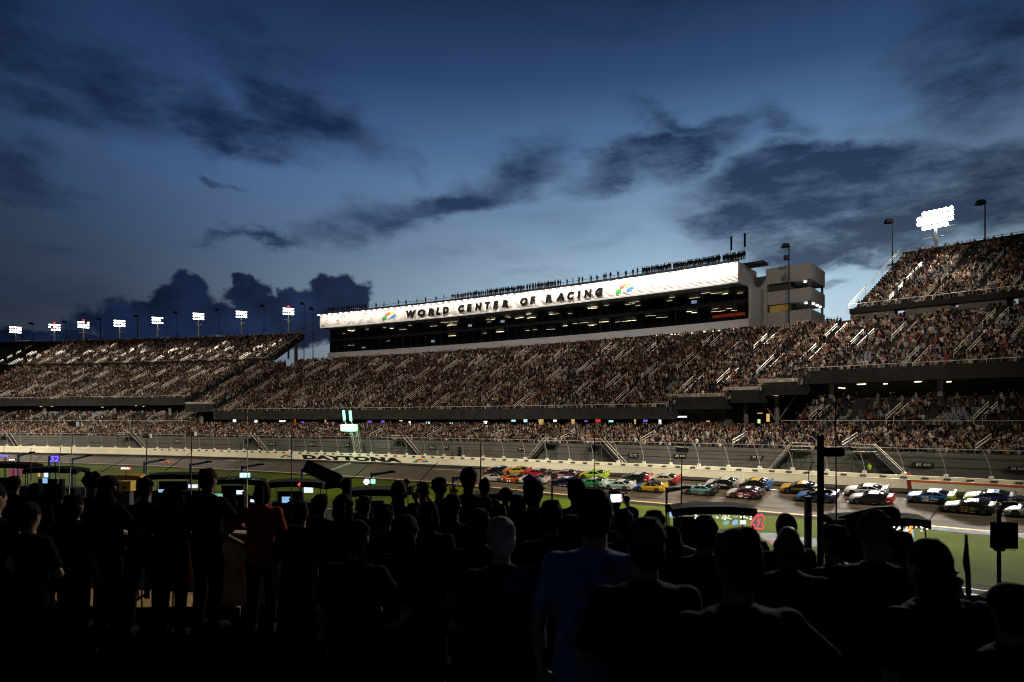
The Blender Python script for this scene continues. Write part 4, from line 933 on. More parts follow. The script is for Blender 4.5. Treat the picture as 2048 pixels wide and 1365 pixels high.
# signs and stairs on the wall behind the fence
M_sgn = mat('black_sign', (.012,.012,.012), .6, var=0); M_sgw = mat('pale_sign_mark', (.45,.45,.42), .6, var=0)
sg = [(62,892,14,7,'at the far left'),(357,883,12,7,'third from the left'),(545,888,14,8,'above the wall letters at left'),(625,889,13,8,'directly left of the lit board legs'),(694,890,12,8,'between the lit board legs'),(865,895,14,8,'left of the dark doorway'),(892,895,12,7,'beside the dark doorway'),(1043,898,14,6,'left of the long stairs'),(1267,911,18,8,'above the middle of the pack'),(1360,912,22,7,'above the number 45 car'),(1514,915,20,7,'left of the thick black pole'),(1846,930,30,9,'above the number 38 car'),(2035,938,24,9,'at the right edge')]
for px, py, wpx, hpx, wh in sg:
    p = atp(px, py, 5.0); sc = p.y / F; e = empty('wall_sign', p, f"small black sign on the grey stand wall {wh}", 'sign', 'small black signs on the stand wall')
    a = -s_px(px, 5) / RAD; b = MB(); b.box(p, (wpx * sc / max(.55, math.cos(a)), .08, hpx * sc), a); B(b, 'sign_board', M_sgn, e)
    M4 = Matrix.Translation(p) @ Matrix.Rotation(a, 4, 'Z'); W2 = wpx * sc * .5; H2 = hpx * sc * .5; b = MB()
    for x0, x1, z0, z1 in ((-.8,-.55,-.6,.6),(-.5,-.2,.1,.6),(-.45,-.2,-.6,-.2),(.1,.35,-.5,.5),(.45,.9,.15,.5),(.45,.9,-.5,-.2)):
        b.add([M4 @ Vector((W2*x, -.06, H2*z)) for x, z in ((x0,z0),(x1,z0),(x1,z1),(x0,z1))], [(0,1,2,3)])
    B(b, 'sign_marks', M_sgw, e, fix=False)
def stairs(px_top, px_bot, mirrored, wh):
    a = atp(px_top, 884, 4.4); s0 = s_px(px_top, 4.4); s1 = s_px(px_bot, 4.4); A = PT(s0, 4.4, -4.3); Bp = PT(s1, 4.4, -8.3)
    e = empty('steel_stairs', PT(s1, 4.4, -8.6), f"dark steel staircase with pale handrails {wh}", 'stairs', 'stairs behind the catch fence')
    b = MB(); n = 12
    for k in range(n):
        p = A.lerp(Bp, k / n); b.box(p, (.55, 1.2, .06), -s0 / RAD)
    for d in (-.6, .6): b.tube([A + NRM(s0) * d, Bp + NRM(s0) * d], .12, 4)
    B(b, 'flight', M_dark, e)
    for d in (-.6, .6):
        b = MB(); b.tube([A + NRM(s0)*d + Vector((0,0,1.1)), Bp + NRM(s0)*d + Vector((0,0,1.1))], .05, 4); B(b, 'handrail', M_rail, e)
    ln = (s0 - s1); L0 = s0 + (2.6 if ln > 0 else -2.6)
    b = MB(); b.sweep([(3.7,-4.4),(3.7,-4.3),(5.0,-4.3),(5.0,-4.4)], min(s0, L0), max(s0, L0), 3, True, True); B(b, 'landing', M_dark, e)
    b = MB(); b.tube([PT(s0, 3.7, -3.3), PT(L0, 3.7, -3.3)], .05, 4); b.tube([PT(s0, 3.7, -3.8), PT(L0, 3.7, -3.8)], .04, 4); B(b, 'landing_rail', M_rail, e)
    b = MB()
    for qq in (s0, L0): b.tube([PT(qq, 3.8, -8.6), PT(qq, 3.8, -4.4)], .09, 5)
    b.tube([PT(s0, 3.8, -8.6), PT(L0, 3.8, -4.4)], .04, 4); b.tube([PT(L0, 3.8, -8.6), PT(s0, 3.8, -4.4)], .04, 4); B(b, 'scaffold_leg', M_concd, e)
stairs(14, 34, 0, 'at the far left'); stairs(262, 292, 0, 'second from the left'); stairs(505, 533, 0, 'above the left wall letters'); stairs(808, 840, 0, 'right of the lit board'); stairs(1092, 1056, 0, 'sloping down left, above the front of the pack')
stairs(1205, 1250, 0, 'sloping down right, above the mint car'); stairs(1585, 1540, 0, 'left of the thick black pole'); stairs(1748, 1815, 0, 'beside the steward in a lime vest')
b = MB(); b.sweep([(5.1,-8.6),(5.1,-5.4),(5.16,-5.4),(5.16,-8.6)], s_px(915, 5), s_px(922, 5), 1, True, True)
dd = B(b, 'dark_doorway', M_sgn, stand)
def crowd_person(px, o, h, shirt, lab, pose=0, cat='person', grp=None, seed=3):
    v, f, c = FH[pose]; me = bpy.data.meshes.new('steward_figure'); me.from_pydata(v.tolist(), [], f); cols = [shirt, (.02,.02,.03), SKIN[0], HAIR[0]]
    for j, cc_ in enumerate(cols): me.materials.append(mat('clothes_%d_%d_%d' % tuple(int(x * 99) for x in cc_), cc_, .8, var=0))
    for p_, k in zip(me.polygons, c): p_.material_index = int(k)
    q_ = s_px(px, o); ob = new_obj('person', me, loc=PT(q_, o, h), label=lab, cat='person'); ob.rotation_euler = (0,0,-q_/RAD + math.pi); return ob
crowd_person(1739, 2.2, -8.6 + 1.2, (.45,.75,.05), 'steward in a lime safety vest standing behind the wall at right')
crowd_person(1818, 2.2, -8.3, (.7,.05,.02), 'person in a red shirt behind the wall at the foot of the right stairs')
crowd_person(374, 2.0, -8.2, (.7,.08,.02), 'person in an orange red shirt behind the wall at left')
crowd_person(875, 2.2, -7.6, (.2,.35,.2), 'person in dull green behind the wall left of the dark doorway')
crowd_person(905, 2.2, -7.6, (.03,.03,.03), 'person in black behind the wall beside the dark doorway')

# screens and lit kiosks on the concourse
def em(name, c, s): return mat(name, tuple(min(1, x) * .5 for x in c), .5, var=.0, emit=c, es=s)
E_w = em('screen_white', (.85,.9,1), 1.6); E_b = em('screen_blue', (.35,.6,1), .9); E_p = em('screen_violet', (.25,.15,1), .8); E_y = em('kiosk_yellow', (1,.65,.2), .55); E_r = em('sign_red', (1,.08,.05), .5); E_t = em('screen_teal', (.5,.95,.95), .9); E_g = em('lamp_green', (.7,1,.4), .9)
scr = [(469,842,7,5,E_w,'white'),(512,843,6,5,E_w,'white'),(565,843,14,3,E_w,'white'),(590,846,3,14,E_r,'red'),(591,850,10,4,E_w,'white'),(605,846,7,5,E_p,'violet'),(630,847,10,4,E_p,'violet'),(651,846,3,12,E_y,'yellow'),(657,850,5,8,E_w,'white'),(667,850,5,8,E_w,'white'),
  (739,844,8,4,E_p,'violet'),(766,844,6,5,E_p,'violet'),(802,842,6,2,E_g,'lime'),(819,848,4,10,E_w,'white'),(856,846,8,4,E_t,'teal'),(902,847,7,3,E_t,'teal'),(971,846,7,7,E_w,'white'),(1027,842,8,4,E_t,'teal'),(1051,842,7,6,E_t,'teal'),(1082,844,9,12,E_y,'yellow'),(1110,842,6,4,E_w,'white'),(1144,850,6,6,E_y,'yellow'),
  (1146,844,6,13,E_y,'yellow'),(1172,843,5,3,E_p,'violet'),(1196,842,9,6,E_r,'red'),(1222,843,8,4,E_t,'teal'),(1270,844,3,10,E_y,'yellow'),(1291,842,7,4,E_p,'violet'),(1320,845,4,10,E_w,'white'),(1351,834,38,3,E_w,'white'),(1352,847,26,8,M_panel,'grey'),(1536,836,5,16,E_y,'yellow'),(1520,827,8,2,E_y,'yellow'),(1518,843,4,8,E_g,'green'),(1416,843,6,2,E_y,'yellow')]
scnt = {}
for k, (px, py, wp, hp, m_, cn) in enumerate(scr):
    o_ = 17.4 if px < 1300 else 19.5; p = atp(px, py, o_); sc = p.y / F; a = -s_px(px, o_) / RAD
    ex = 'tall narrow ' if hp > wp * 1.3 else 'long thin ' if wp > hp * 2.5 else 'small '
    near_ = 'in the concourse left of the start light board' if px < 690 else 'in the concourse right of the start light board' if px < 930 else 'in the concourse above the front of the car pack' if px < 1240 else 'under the stepped decks'
    kk = (ex, cn, near_); scnt[kk] = scnt.get(kk, 0) + 1; od = ['', 'second ', 'third ', 'fourth ', 'fifth '][scnt[kk] - 1]
    e = empty('lit_panel', p, f"{od}{ex}{cn} lit panel {near_}", 'screen', 'lit panels along the stand concourse')
    b = MB(); b.box(p, (wp * sc / max(.5, math.cos(a)) , .12, hp * sc), a); B(b, 'panel_face', m_, e)
    b = MB(); b.box(p + NRM(0) * .1, (wp * sc / max(.5, math.cos(a)) + .12, .1, hp * sc + .12), a); B(b, 'panel_case', M_dark, e)
for px, py, wp in ((1723,769,16),(1687,777,6),(1771,768,8),(1836,764,12),(1898,764,8),(1957,757,16),(1570,783,10),(1574,790,14),(1552,791,10),(1580,787,8),(1680,776,5),(168,809,10),(176,808,7),(255,811,5),(272,812,4),(287,813,4),(82,813,6),(104,813,5),(205,815,5)):
    o_ = 27 if px > 1600 else 24; p = atp(px, py, o_); b = MB(); t_ = TAN(s_px(px, o_)) * wp * p.y / F * .5; b.tube([p - t_, p + t_], .06, 4)
    B(b, 'ceiling_light', M_tube2 if px < 1000 else M_tube, stand)

# ------------------------------------------------------------------ pit lane: canopied pit boxes, crane arms, signs, poles
M_can = mat('black_canopy', (.005,.005,.006), .95, var=.2); M_teal = mat('teal_wall_paint', (.02,.10,.10), .6, var=.15); M_tealtop = mat('pale_coping', (.18,.24,.24), .6, var=.1)
M_tan = mat('tan_block_wall', (.34,.21,.085), .85, var=.2); M_ybox = mat('yellow_pit_box', (.55,.36,.02), .5, var=.1); M_crane = mat('blue_crane_paint', (.03,.10,.17), .5, var=.1)
def gy(py, h=-11.96): return F * (-h) / (py - HY)
# pit wall and the tan building edge below it
def seg_wall(name, m, pts, h0, h1, th, label=None, cat=None, parent=None, **kw):
    b = MB(); rings = []
    for (px, Y) in pts:
        x = (px - CX) / F * Y; rings.append([Vector((x, Y, CAMZ + h0)), Vector((x, Y, CAMZ + h1)), Vector((x, Y + th, CAMZ + h1)), Vector((x, Y + th, CAMZ + h0))])
    b.loft(rings); return b.build(name, m, parent, label=label, cat=cat, **kw)
pw = empty('pit_wall', (0, 50, 0), 'dark teal pit wall with a pale coping beyond the black railing', 'wall')
PWP = [(-300, 66), (0, 64), (300, 60), (600, 55), (1024, 48), (1500, 41), (2300, 33)]
child(seg_wall('wall_panel', M_teal, PWP, -12, -9.6, .4), pw); child(seg_wall('coping', M_tealtop, [(a, b - .15) for a, b in PWP], -9.58, -9.3, .7), pw)
seg_wall('low_tan_wall', M_tan, [(-300, 46), (240, 43), (700, 38), (1300, 32)], -12, -6.7, .5, 'low tan wall lit warm behind the black railing', 'wall')
seg_wall('service_building', M_tan, [(-300, 34), (60, 32), (330, 31)], -12, -8.6, 3, 'brown service building below the deck at far left', 'building')
M_sc1 = mat('team_screen', (.1,.1,.12), .4, var=.9, scale=6, emit=(.35,.6,1), es=.8); M_sc2 = mat('pale_team_screen', (.2,.2,.2), .4, var=.6, scale=5, emit=(.75,.85,1), es=1.1); M_sc3 = mat('green_team_screen', (.1,.2,.1), .4, var=.9, scale=9, emit=(.3,.7,.5), es=.7)
def canopy_box(px0, px1, py, Y, mcan, lab, screens=(), body=M_black, sag=.2, htop=None, dots=False, word=None, flat=False):
    x0 = (px0 - CX) / F * Y; x1 = (px1 - CX) / F * Y; z = CAMZ + (HY - py) / F * Y; W_ = x1 - x0; xc = (x0 + x1) / 2
    e = empty('pit_box', (xc, Y, 0), lab, 'pit box', 'canopied pit boxes along pit road')
    b = MB(); rings = []
    for i in range(9):
        t = i / 8; k = 1 - (2 * t - 1) ** 2; zz = z - sag + sag * k ** .6 if not flat else z
        rings.append([Vector((x0 + W_ * t, Y + yy, zz + dz)) for yy, dz in ((-1.3, -.75), (-1.3, -.2), (0, .0), (1.3, -.2), (1.3, -.75), (1.2, -.75), (0, -.22), (-1.2, -.75))])
    b.loft(rings); B(b, 'canopy', mcan, e)
    for sx in (x0 + .25, x1 - .25):
        for yy in (-1.1, 1.1):
            b = MB(); b.tube([(sx, Y + yy, 0), (sx, Y + yy, z - .3)], .05, 5); B(b, 'canopy_pole', M_dark, e)
    b = MB(); b.box((xc, Y + .3, 1.9), (W_ * .86, 1.7, 3.8)); b.box((xc - W_ * .18, Y + .9, 4.2), (W_ * .45, .5, 1.2)); B(b, 'cart_body', body, e)
    b = MB(); b.box((xc, Y - .7, 3.05), (W_ * .8, .7, .08)); B(b, 'work_counter', M_dark, e)
    for px, py2, wp, hp, ms in screens:
        p = at(px, py2, Y - .6); sc = p.y / F; b = MB(); b.box(p, (wp * sc, .08, hp * sc)); B(b, 'screen', ms, e)
    if dots:
        b = MB(); rr2 = random.Random(int(px0))
        for k in range(38):
            t = rr2.random(); b.box((x0 + W_ * (.25 + .72 * t), Y - 1.34, z - .78 - rr2.random() * .3), (.12, .04, .10))
        B(b, 'fairy_lights', mat('fairy_light', (.6,.6,.6), .4, var=0, emit=(1,.95,.85), es=.9), e)
    if word:
        for u0 in word[1]:
            p = at(u0, word[2], Y - 1.34); sc = p.y / F; child(map_text(word[0], lambda u, v, w_: Vector((p.x + u * 17 * sc, p.y - .03, p.z + (v - .5) * 5 * sc)), 'canopy_lettering', M_white, shear=.2, bold=.02), e)
    return e
canopy_box(-40, 72, 923, 84, M_can, 'black canopied pit box at the far left edge', [(25,948,14,18,mat('pink_screen', (.3,.1,.15), .4, var=.8, scale=6, emit=(1,.2,.4), es=.2)),(42,942,10,16,mat('pink_screen', (0,0,0)))])
canopy_box(60, 166, 932, 82, M_can, 'black canopied pit box below the violet neon sign', [(92,948,8,14,M_sc2),(90,962,9,10,M_sc1),(78,950,4,8,E_y)])
canopy_box(213, 292, 946, 80, M_ybox, 'pit box with a yellow canopy and a yellow cart', [], M_ybox, .1)
canopy_box(300, 425, 944, 79, M_can, 'wide black canopied pit box left of the tall man', [(324,982,14,6,M_sc1),(386,973,18,7,M_sc2),(305,975,2,14,E_g)])
canopy_box(430, 524, 953, 74, M_can, 'black canopied pit box with white lettering on both ends of its awning', [(437,995,16,14,M_sc3),(480,985,14,8,M_sc2),(505,1002,8,5,M_sc2)], word=('GEPAC', (453, 505), 958))
canopy_box(540, 652, 957, 68, M_can, 'black canopied pit box right of the person in orange', [(572,1000,16,12,M_sc1),(617,980,18,12,M_sc2)])
canopy_box(700, 818, 972, 60, M_can, 'black canopied pit box below the round white light', [(742,985,14,6,mat('lime_screen', (.1,.2,.0), .4, var=0, emit=(.5,.8,.1), es=.5))])
canopy_box(935, 1046, 980, 55, M_can, 'black canopied pit box behind the heads below the orange car', [(985,994,8,4,M_sc2),(960,990,6,5,M_sc2),(978,1003,4,8,M_sc1)])
canopy_box(1338, 1502, 1004, 50, M_can, 'wide black canopied pit box with dangling lights, left of the neon 42', [(1345,1030,12,10,M_sc1),(1452,1046,10,8,M_sc3),(1470,1045,10,10,M_sc1),(1486,1045,12,8,M_sc2)], dots=True)
canopy_box(1652, 1838, 1024, 44, M_can, 'tall black canopied pit box with dangling lights beside the glowing 5', [(1690,1130,10,12,M_sc1),(1812,1067,9,14,M_sc2),(1826,1070,3,10,M_sc1)], dots=True)
b = MB(); b.loft([[at(x, 1062, 43.2), at(x, y, 43.2), at(x, y - 2, 44.4), at(x, 1060, 44.4)] for x, y in ((1648,1050),(1672,1036),(1705,1026),(1750,1015),(1785,1013),(1798,1020),(1806,1044))])
b.build('stacked_canopy_bag', M_black, label='black covered load on top of the tall pit box canopy at right', cat='cover')
def sign_thing(px, py, Y, w_, h_, m, lab, txt=None, tm=None, post=True, mback=None):
    p = at(px, py, Y); sc = Y / F; e = empty('pit_sign', p, lab, 'sign', 'lit pit stall signs')
    if m: b = MB(); b.box(p + Vector((0, .12, 0)), (w_ * sc, .12, h_ * sc)); B(b, 'sign_face', m, e)
    if txt: 
        if mback: child(map_text(txt, lambda u, v, w2: p + Vector(((u - .5) * w_ * sc * 1.12 , .03, (v - .5) * h_ * sc * 1.1)), 'sign_outline', mback, bold=.075, shear=.2), e)
        child(map_text(txt, lambda u, v, w2: p + Vector(((u - .5) * w_ * sc * .9, -.02, (v - .5) * h_ * sc * .86)), 'sign_lettering', tm, bold=.03, shear=.2), e)
    if post: b = MB(); b.tube([p + Vector((0, .2, -h_ * sc * .4)), Vector((p.x, p.y + .2, 0))], .05, 5); B(b, 'post', M_dark, e)
    return e
N_v = mat('violet_neon', (.1,.05,.3), .4, var=0, emit=(.25,.18,1), es=1.3); N_w = mat('white_neon', (.5,.5,.5), .4, var=0, emit=(1,.95,.95), es=2); N_r = mat('red_neon', (.4,.02,.02), .4, var=0, emit=(1,.08,.1), es=1.2)
N_o = mat('orange_neon', (.6,.2,.02), .4, var=0, emit=(1,.22,.04), es=2.4); N_t = mat('cyan_neon', (.2,.5,.5), .4, var=0, emit=(.35,1,.85), es=1.3); N_g = mat('grey_number', (.25,.25,.27), .5, var=0, emit=(.4,.4,.42), es=.3)
M_nv = mat('violet_sign_back', (.05,.03,.25), .5, var=0, emit=(.06,.03,.5), es=.5)
sign_thing(109, 918, 78, 19, 14, M_nv, 'violet square neon sign with a bright outline above the left pit box', '52', N_v)
sign_thing(8, 912, 80, 20, 6, None, 'violet neon strip sign at the far left edge', 'NN', N_v)
sign_thing(24, 920, 80, 14, 4, M_black, 'small white script sign above the far left canopy', 'www', N_w)
sign_thing(250, 937, 76, 19, 4.5, N_r, 'small white sign outlined in red above the yellow canopy', 'Shh', N_w)
sign_thing(489, 951, 72, 20, 9, N_t, 'cyan sign with white lettering above the lettered canopy', '17', N_w)
sign_thing(598, 969, 66, 7, 10, None, 'small red and white sign under the canopy right of the orange shirt', '4', N_r)
sign_thing(1515, 1044, 38, 24, 28, None, 'glowing grey 42 outlined in red neon over the grass', '42', N_g, False, N_r)
sign_thing(1820, 1060, 40, 13, 18, None, 'glowing orange 5 at the right end of the tall pit box', '5', N_o, True)
e = empty('round_light', at(733, 963, 62), 'white round light with a green white panel beside the thin pole', 'lamp')
b = MB(); b.disc(at(733, 964, 62), (0,1,0), .26, .1, 14); B(b, 'round_lamp', N_w, e); b = MB(); b.box(at(746, 963, 62), (.4,.1,.42)); B(b, 'light_panel', N_t, e); b = MB(); b.tube([at(740, 970, 62), Vector((at(740, 970, 62).x, 62, 0))], .05, 5); B(b, 'post', M_dark, e)
# yellow cart with a red shell-shaped mark
e = empty('fuel_cart', at(256, 972, 66), 'yellow cart with a red scallop mark, below the yellow canopy', 'cart')
p = at(256, 972, 66); sc = 66 / F; b = MB(); b.box(p, (24*sc, 1.2, 20*sc)); B(b, 'cart_panel', M_ybox, e)
b = MB(); b.add([p + Vector((math.cos(a) * .24, -.63, math.sin(a) * .22 - .12)) for a in [k * math.pi / 8 for k in range(9)]] + [p + Vector((.1, -.63, -.28)), p + Vector((-.1, -.63, -.28))], [tuple(range(11))]); B(b, 'scallop_mark', M_red, e)
child(map_text('22', lambda u, v, w_: p + Vector((-.3 + .45 * u, -.63, .18 + .22 * v)), 'cart_number', M_red, bold=.05, shear=.2), e)
b = MB(); b.box((p.x, p.y, (p.z - 10*sc) / 2), (.7, .7, p.z - 10*sc)); B(b, 'cart_base', M_dark, e)
for k, (px0, px1, py, Y, hb_) in enumerate(((37,64,907,100,0),(99,128,911,98,1),(145,178,914,95,2),(289,325,922,90,3),(381,417,926,86,4),(484,521,931,82,5),(604,641,937,76,6),(743,784,946,70,7),(906,945,954,62,8),(1104,1140,962,57,9),(1333,1372,977,52,10),(1616,1650,985,46,11),(1998,2020,1010,40,12))):
    a = at(px0, py + 6, Y); e = empty('tyre_crane', (a.x, Y, 0), f"blue arm on a post reaching over pit road, {['leftmost','second from the left','third from the left','fourth from the left','fifth from the left','beside the cyan sign','behind the tilted box','beside the pointing hand','between the heads left of the pack','in front of the number 71 car','left of the wide canopy','close to the thick black pole','beside the framed panel at right'][k]}", 'crane', 'blue arms along pit road')
    w_ = max(.14, 3.4 * Y / F); b = MB(); b.box((a.x, Y, (a.z + .3) / 2), (w_, w_, a.z + .3)); B(b, 'post', M_crane, e)
    c = at(px1, py - 2, Y - 2); dd = (c - a); b = MB(); b.tube([a + Vector((0,0,.12)), c], .10, 4)
    for j in range(7): b.box(a + dd * (j / 7 + .06) + Vector((0,0,-.02)), (.18,.1,.22))
    B(b, 'arm', M_crane, e); b = MB(); b.box(c, (.7,.3,.2)); B(b, 'arm_head', M_black, e)
def thin_pole(px, pyt, pxb, pyb, Y, r, lab, head=False, m=M_dark, dy=0):
    a = at(pxb, pyb, Y); c = at(px, pyt, Y + dy); e = empty('antenna_pole', a, lab, 'pole', 'thin poles over pit road'); b = MB(); b.tube([a, a.lerp(c, .5) + Vector((0, 0, -.004 * (c - a).length * (abs(px - pxb) > 20))), c], [r, r * .8, r * .6], 5); B(b, 'mast', m, e)
    if head: b = MB(); b.box(c, (.8,.5,.4)); B(b, 'camera_head', M_white, e)
    return e
TP = [(123,870,113,1000,70,.05,'thin pale pole leaning slightly, left of the violet sign pole',False,M_steel),(147,848,137,1000,66,.06,'thin pale pole with a white camera head at left',True,M_steel),(294,872,292,960,70,.07,'thin dark pole above the wide canopy',True,M_dark),(383,868,382,990,66,.07,'dark pole with a white head left of the tall man',True,M_dark),
      (495,818,494,1015,50,.045,'tall thin pole beside the cyan sign',False,M_steel),(583,838,583,1010,60,.05,'tall thin dark pole right of the orange shirt',False,M_dark),(962,850,961,1005,56,.06,'tall dark pole just left of the race car pack',False,M_dark),(1189,872,1188,1010,50,.05,'dark pole in front of the lime green car',False,M_dark),
      (1364,900,1362,1060,50,.06,'dark pole in front of the teal car',True,M_dark),(1671,780,1673,1100,24,.03,'thin rusty pole right of the thick black pole',False,mat('rusty_pole', (.05,.02,.012), .6, var=.2)),(8,890,8,960,80,.04,'short thin pole at the left edge',False,M_dark),(62,897,62,960,80,.05,'thin pole above the far left canopy',False,M_dark)]
for t in TP: thin_pole(*t)
for t in [(257,914,202,945,76,.04,'thin rod slanting up above the yellow canopy'),(382,906,330,942,74,.05,'dark rod slanting up to the pole above the wide canopy'),(480,932,455,952,74,.03,'thin rod slanting up left of the cyan sign'),(745,922,695,966,64,.04,'thin rod slanting up in front of the painted finish line'),(877,923,820,983,52,.04,'dark rod with a hooked tip slanting up, left of the tall cap'),(88,905,70,925,78,.03,'thin rod above the left canopies'),(1082,957,1020,985,54,.025,'thin rod slanting over the grass left of the pink cap'),(1510,985,1462,1045,46,.025,'thin rod slanting up from the wide canopy'),(1880,1010,1846,1060,38,.03,'thin rod slanting up over the painted apron')]: thin_pole(*t[:7], False, M_dark)
# pit crew on and around the boxes
def simple_person(p, rz, m, lab, pose=0, grp=None, sc=1.0):
    me = [mm for pi, mm in roofm if pi == pose][0]
    o = new_obj('person', me, loc=p, label=lab, cat='person', group=grp); o.rotation_euler = (0, 0, rz); o.scale = (sc, sc, sc); return o
for k, px in enumerate((262,271,240,352,365,398,441,452,470,486,556,580,606,632,745,775,1400,1425,1760,1778)):
    Y = [76,76,75,74,74,73,70,70,69,69,64,63,63,62,56,55,46,46,40,40][k]
    simple_person((at(px, 900, Y).x, Y, 3.0 if k % 2 else 2.4), rr.uniform(-1, 1), M_sil, 'dark pit crew member standing under a canopy above pit road', rr.choice((0, 0, 3)), 'crew members under the pit canopies')

# ------------------------------------------------------------------ deck, railing and near equipment
DH = -2.3
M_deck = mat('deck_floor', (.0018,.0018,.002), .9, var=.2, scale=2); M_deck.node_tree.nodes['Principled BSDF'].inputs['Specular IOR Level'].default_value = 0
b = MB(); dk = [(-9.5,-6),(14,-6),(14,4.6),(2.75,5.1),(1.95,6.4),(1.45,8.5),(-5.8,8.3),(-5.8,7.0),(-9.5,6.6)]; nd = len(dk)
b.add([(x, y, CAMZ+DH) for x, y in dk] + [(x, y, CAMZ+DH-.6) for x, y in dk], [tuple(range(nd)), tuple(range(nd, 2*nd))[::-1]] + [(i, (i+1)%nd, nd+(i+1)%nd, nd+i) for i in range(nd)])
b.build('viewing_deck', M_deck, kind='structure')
def railing(A, Bp, lab, h=1.02, n=None, mt=M_dark, bal=None):
    A = Vector(A); Bp = Vector(Bp); e = empty('railing', A, lab, 'railing', 'black iron railing sections'); L_ = (Bp - A).length; n = n or int(L_ / .115)
    up = Vector((0, 0, h))
    b = MB(); b.tube([A + up, Bp + up], .028, 6); B(b, 'top_rail', mt, e); b = MB(); b.tube([A + up * .88, Bp + up * .88], .018, 4); B(b, 'mid_rail', mt, e); b = MB(); b.tube([A + up * .07, Bp + up * .07], .018, 4); B(b, 'bottom_rail', mt, e)
    for t in (0, .5, 1): b = MB(); p = A.lerp(Bp, t); b.tube([p, p + up * 1.03], .035, 4); B(b, 'post', mt, e)
    for k in range(1, n):
        p = A.lerp(Bp, k / n); b = MB(); b.tube([p + up * .07, p + up * .88], .010, 4); B(b, 'baluster', bal or mt, e)
    return e
M_bal = mat('lit_baluster_grey', (.4,.4,.38), .4, 0, var=.1)  # black balusters coloured pale to look lit
zf = CAMZ + DH
railing((-5.2, 8.0, zf), (-2.7, 8.15, zf), 'black iron railing section behind the standing woman with long hair', bal=M_bal)
railing((-2.7, 8.15, zf), (1.2, 8.3, zf), 'black iron railing section behind the person in orange', bal=M_bal)
railing((1.35, 8.3, zf), (1.85, 6.3, zf), 'black iron railing section running back towards the viewer, hidden among the crowd', bal=M_bal)
railing((1.85, 6.3, zf), (2.7, 4.95, zf), 'short black iron railing section at the corner below the wide canopy', bal=M_bal)
railing((2.7, 4.95, zf), (7.5, 4.5, zf), 'black iron railing section in front of the people at far right', bal=M_bal)
railing((-6.2, 8.3, zf - .9), (-4.6, 8.6, zf + .05), 'sloping black stair railing at lower left', bal=M_bal, h=.85)
railing((-8.4, 8.2, zf - 1.5), (-6.3, 8.3, zf - .9), 'lowest stair railing at the left edge', bal=M_bal, h=.85)
b = MB()
for k in range(8): b.box((-6.2 - k * .3, 7.6, zf - .15 - k * .16), (.32, 2.0, .14))
b.build('deck_stairs', M_deck, kind='structure')
# thick black pole with a speaker, thin companion pole
e = empty('flag_post', (at(1641, 900, 9).x, 9, 0), 'thick black post with a small box near its top, right of centre', 'post')
p = at(1641, 872, 9); b = MB(); b.tube([(p.x, 9, 0), (p.x, 9, p.z)], .045, 8); B(b, 'post', M_black, e)
b = MB(); q_ = at(1664, 906, 9); b.loft([[q_ + Vector((x * k, y * k, z)) for x, y in ((-.14,-.06),(.14,-.06),(.14,.06),(-.14,.06))] for z, k in ((-.05,.8),(-.03,1),(.05,1),(.07,.8))]); B(b, 'camera_box', M_black, e)
b = MB(); b.tube([at(1628, 920, 8.9), at(1617, 945, 8.8), at(1618, 972, 8.8), at(1640, 990, 8.9)], .006, 4); B(b, 'loose_cable', M_black, e)
e = empty('utility_post', (at(1616, 1100, 14).x, 14, 0), 'slim dark steel post standing left of the thick black post', 'post'); b = MB(); b.box((at(1616, 1000, 14).x, 14, (CAMZ + (HY-996)/F*14) / 2), (.11, .11, CAMZ + (HY-996)/F*14)); B(b, 'post', M_crane, e); b = MB(); b.box(at(1616, 995, 14), (.14,.14,.04)); B(b, 'cap', M_crane, e)
# tilted grey box on an arm
e = empty('tilted_box', at(650, 955, 12), 'big tilted charcoal box on an arm above the heads left of centre', 'speaker')
c = at(650, 950, 12); M4 = Matrix.Translation(c) @ Euler((R(-12), R(24), 0)).to_matrix().to_4x4()
b = MB(); b.loft([[M4 @ Vector((x, y * k, z * k)) for y, z in ((-.3,-.11),(.3,-.11),(.3,.11),(-.3,.11))] for x, k in ((-.34,.8),(-.30,1),(.30,1),(.34,.86))]); B(b, 'box_shell', mat('charcoal_shell', (.07,.06,.055), .55, var=.15), e)
b = MB(); b.tube([c + Vector((.1,.1,-.1)), at(650, 975, 12), at(694, 972, 12), at(694, 1060, 12)], .05, 6); B(b, 'arm', M_black, e); b = MB(); b.box(at(694, 975, 12), (.14,.14,.32)); B(b, 'bracket', M_black, e)
b = MB(); b.tube([at(694, 1060, 12), Vector((at(694, 1060, 12).x, 12, 0))], .05, 6); B(b, 'pole', M_black, e)
# framed panel on a post at right
e = empty('framed_panel', (at(1998, 1100, 10).x, 10, 0), 'dark framed panel on a post at the right edge', 'sign panel')
b = MB(); b.box(at(2008, 1071, 10), (.34, .10, .38)); B(b, 'panel', M_black, e)
b = MB(); P_ = [at(x, y, 9.95) for x, y in ((1986,1044),(2032,1046),(2032,1101),(1986,1098),(1986,1044))]; b.tube(P_, .008, 4); B(b, 'frame', M_dark, e)
b = MB(); b.tube([at(1998, 1018, 10), Vector((at(1998, 1018, 10).x, 10, 0))], .03, 6); B(b, 'post', M_black, e)
b = MB(); b.box(at(1998, 1098, 9.9), (.1,.1,.06)); B(b, 'clamp', M_dark, e); b = MB(); b.tube([at(1998, 1022, 10), at(2014, 1008, 10)], .02, 4); B(b, 'bracket', M_crane, e)
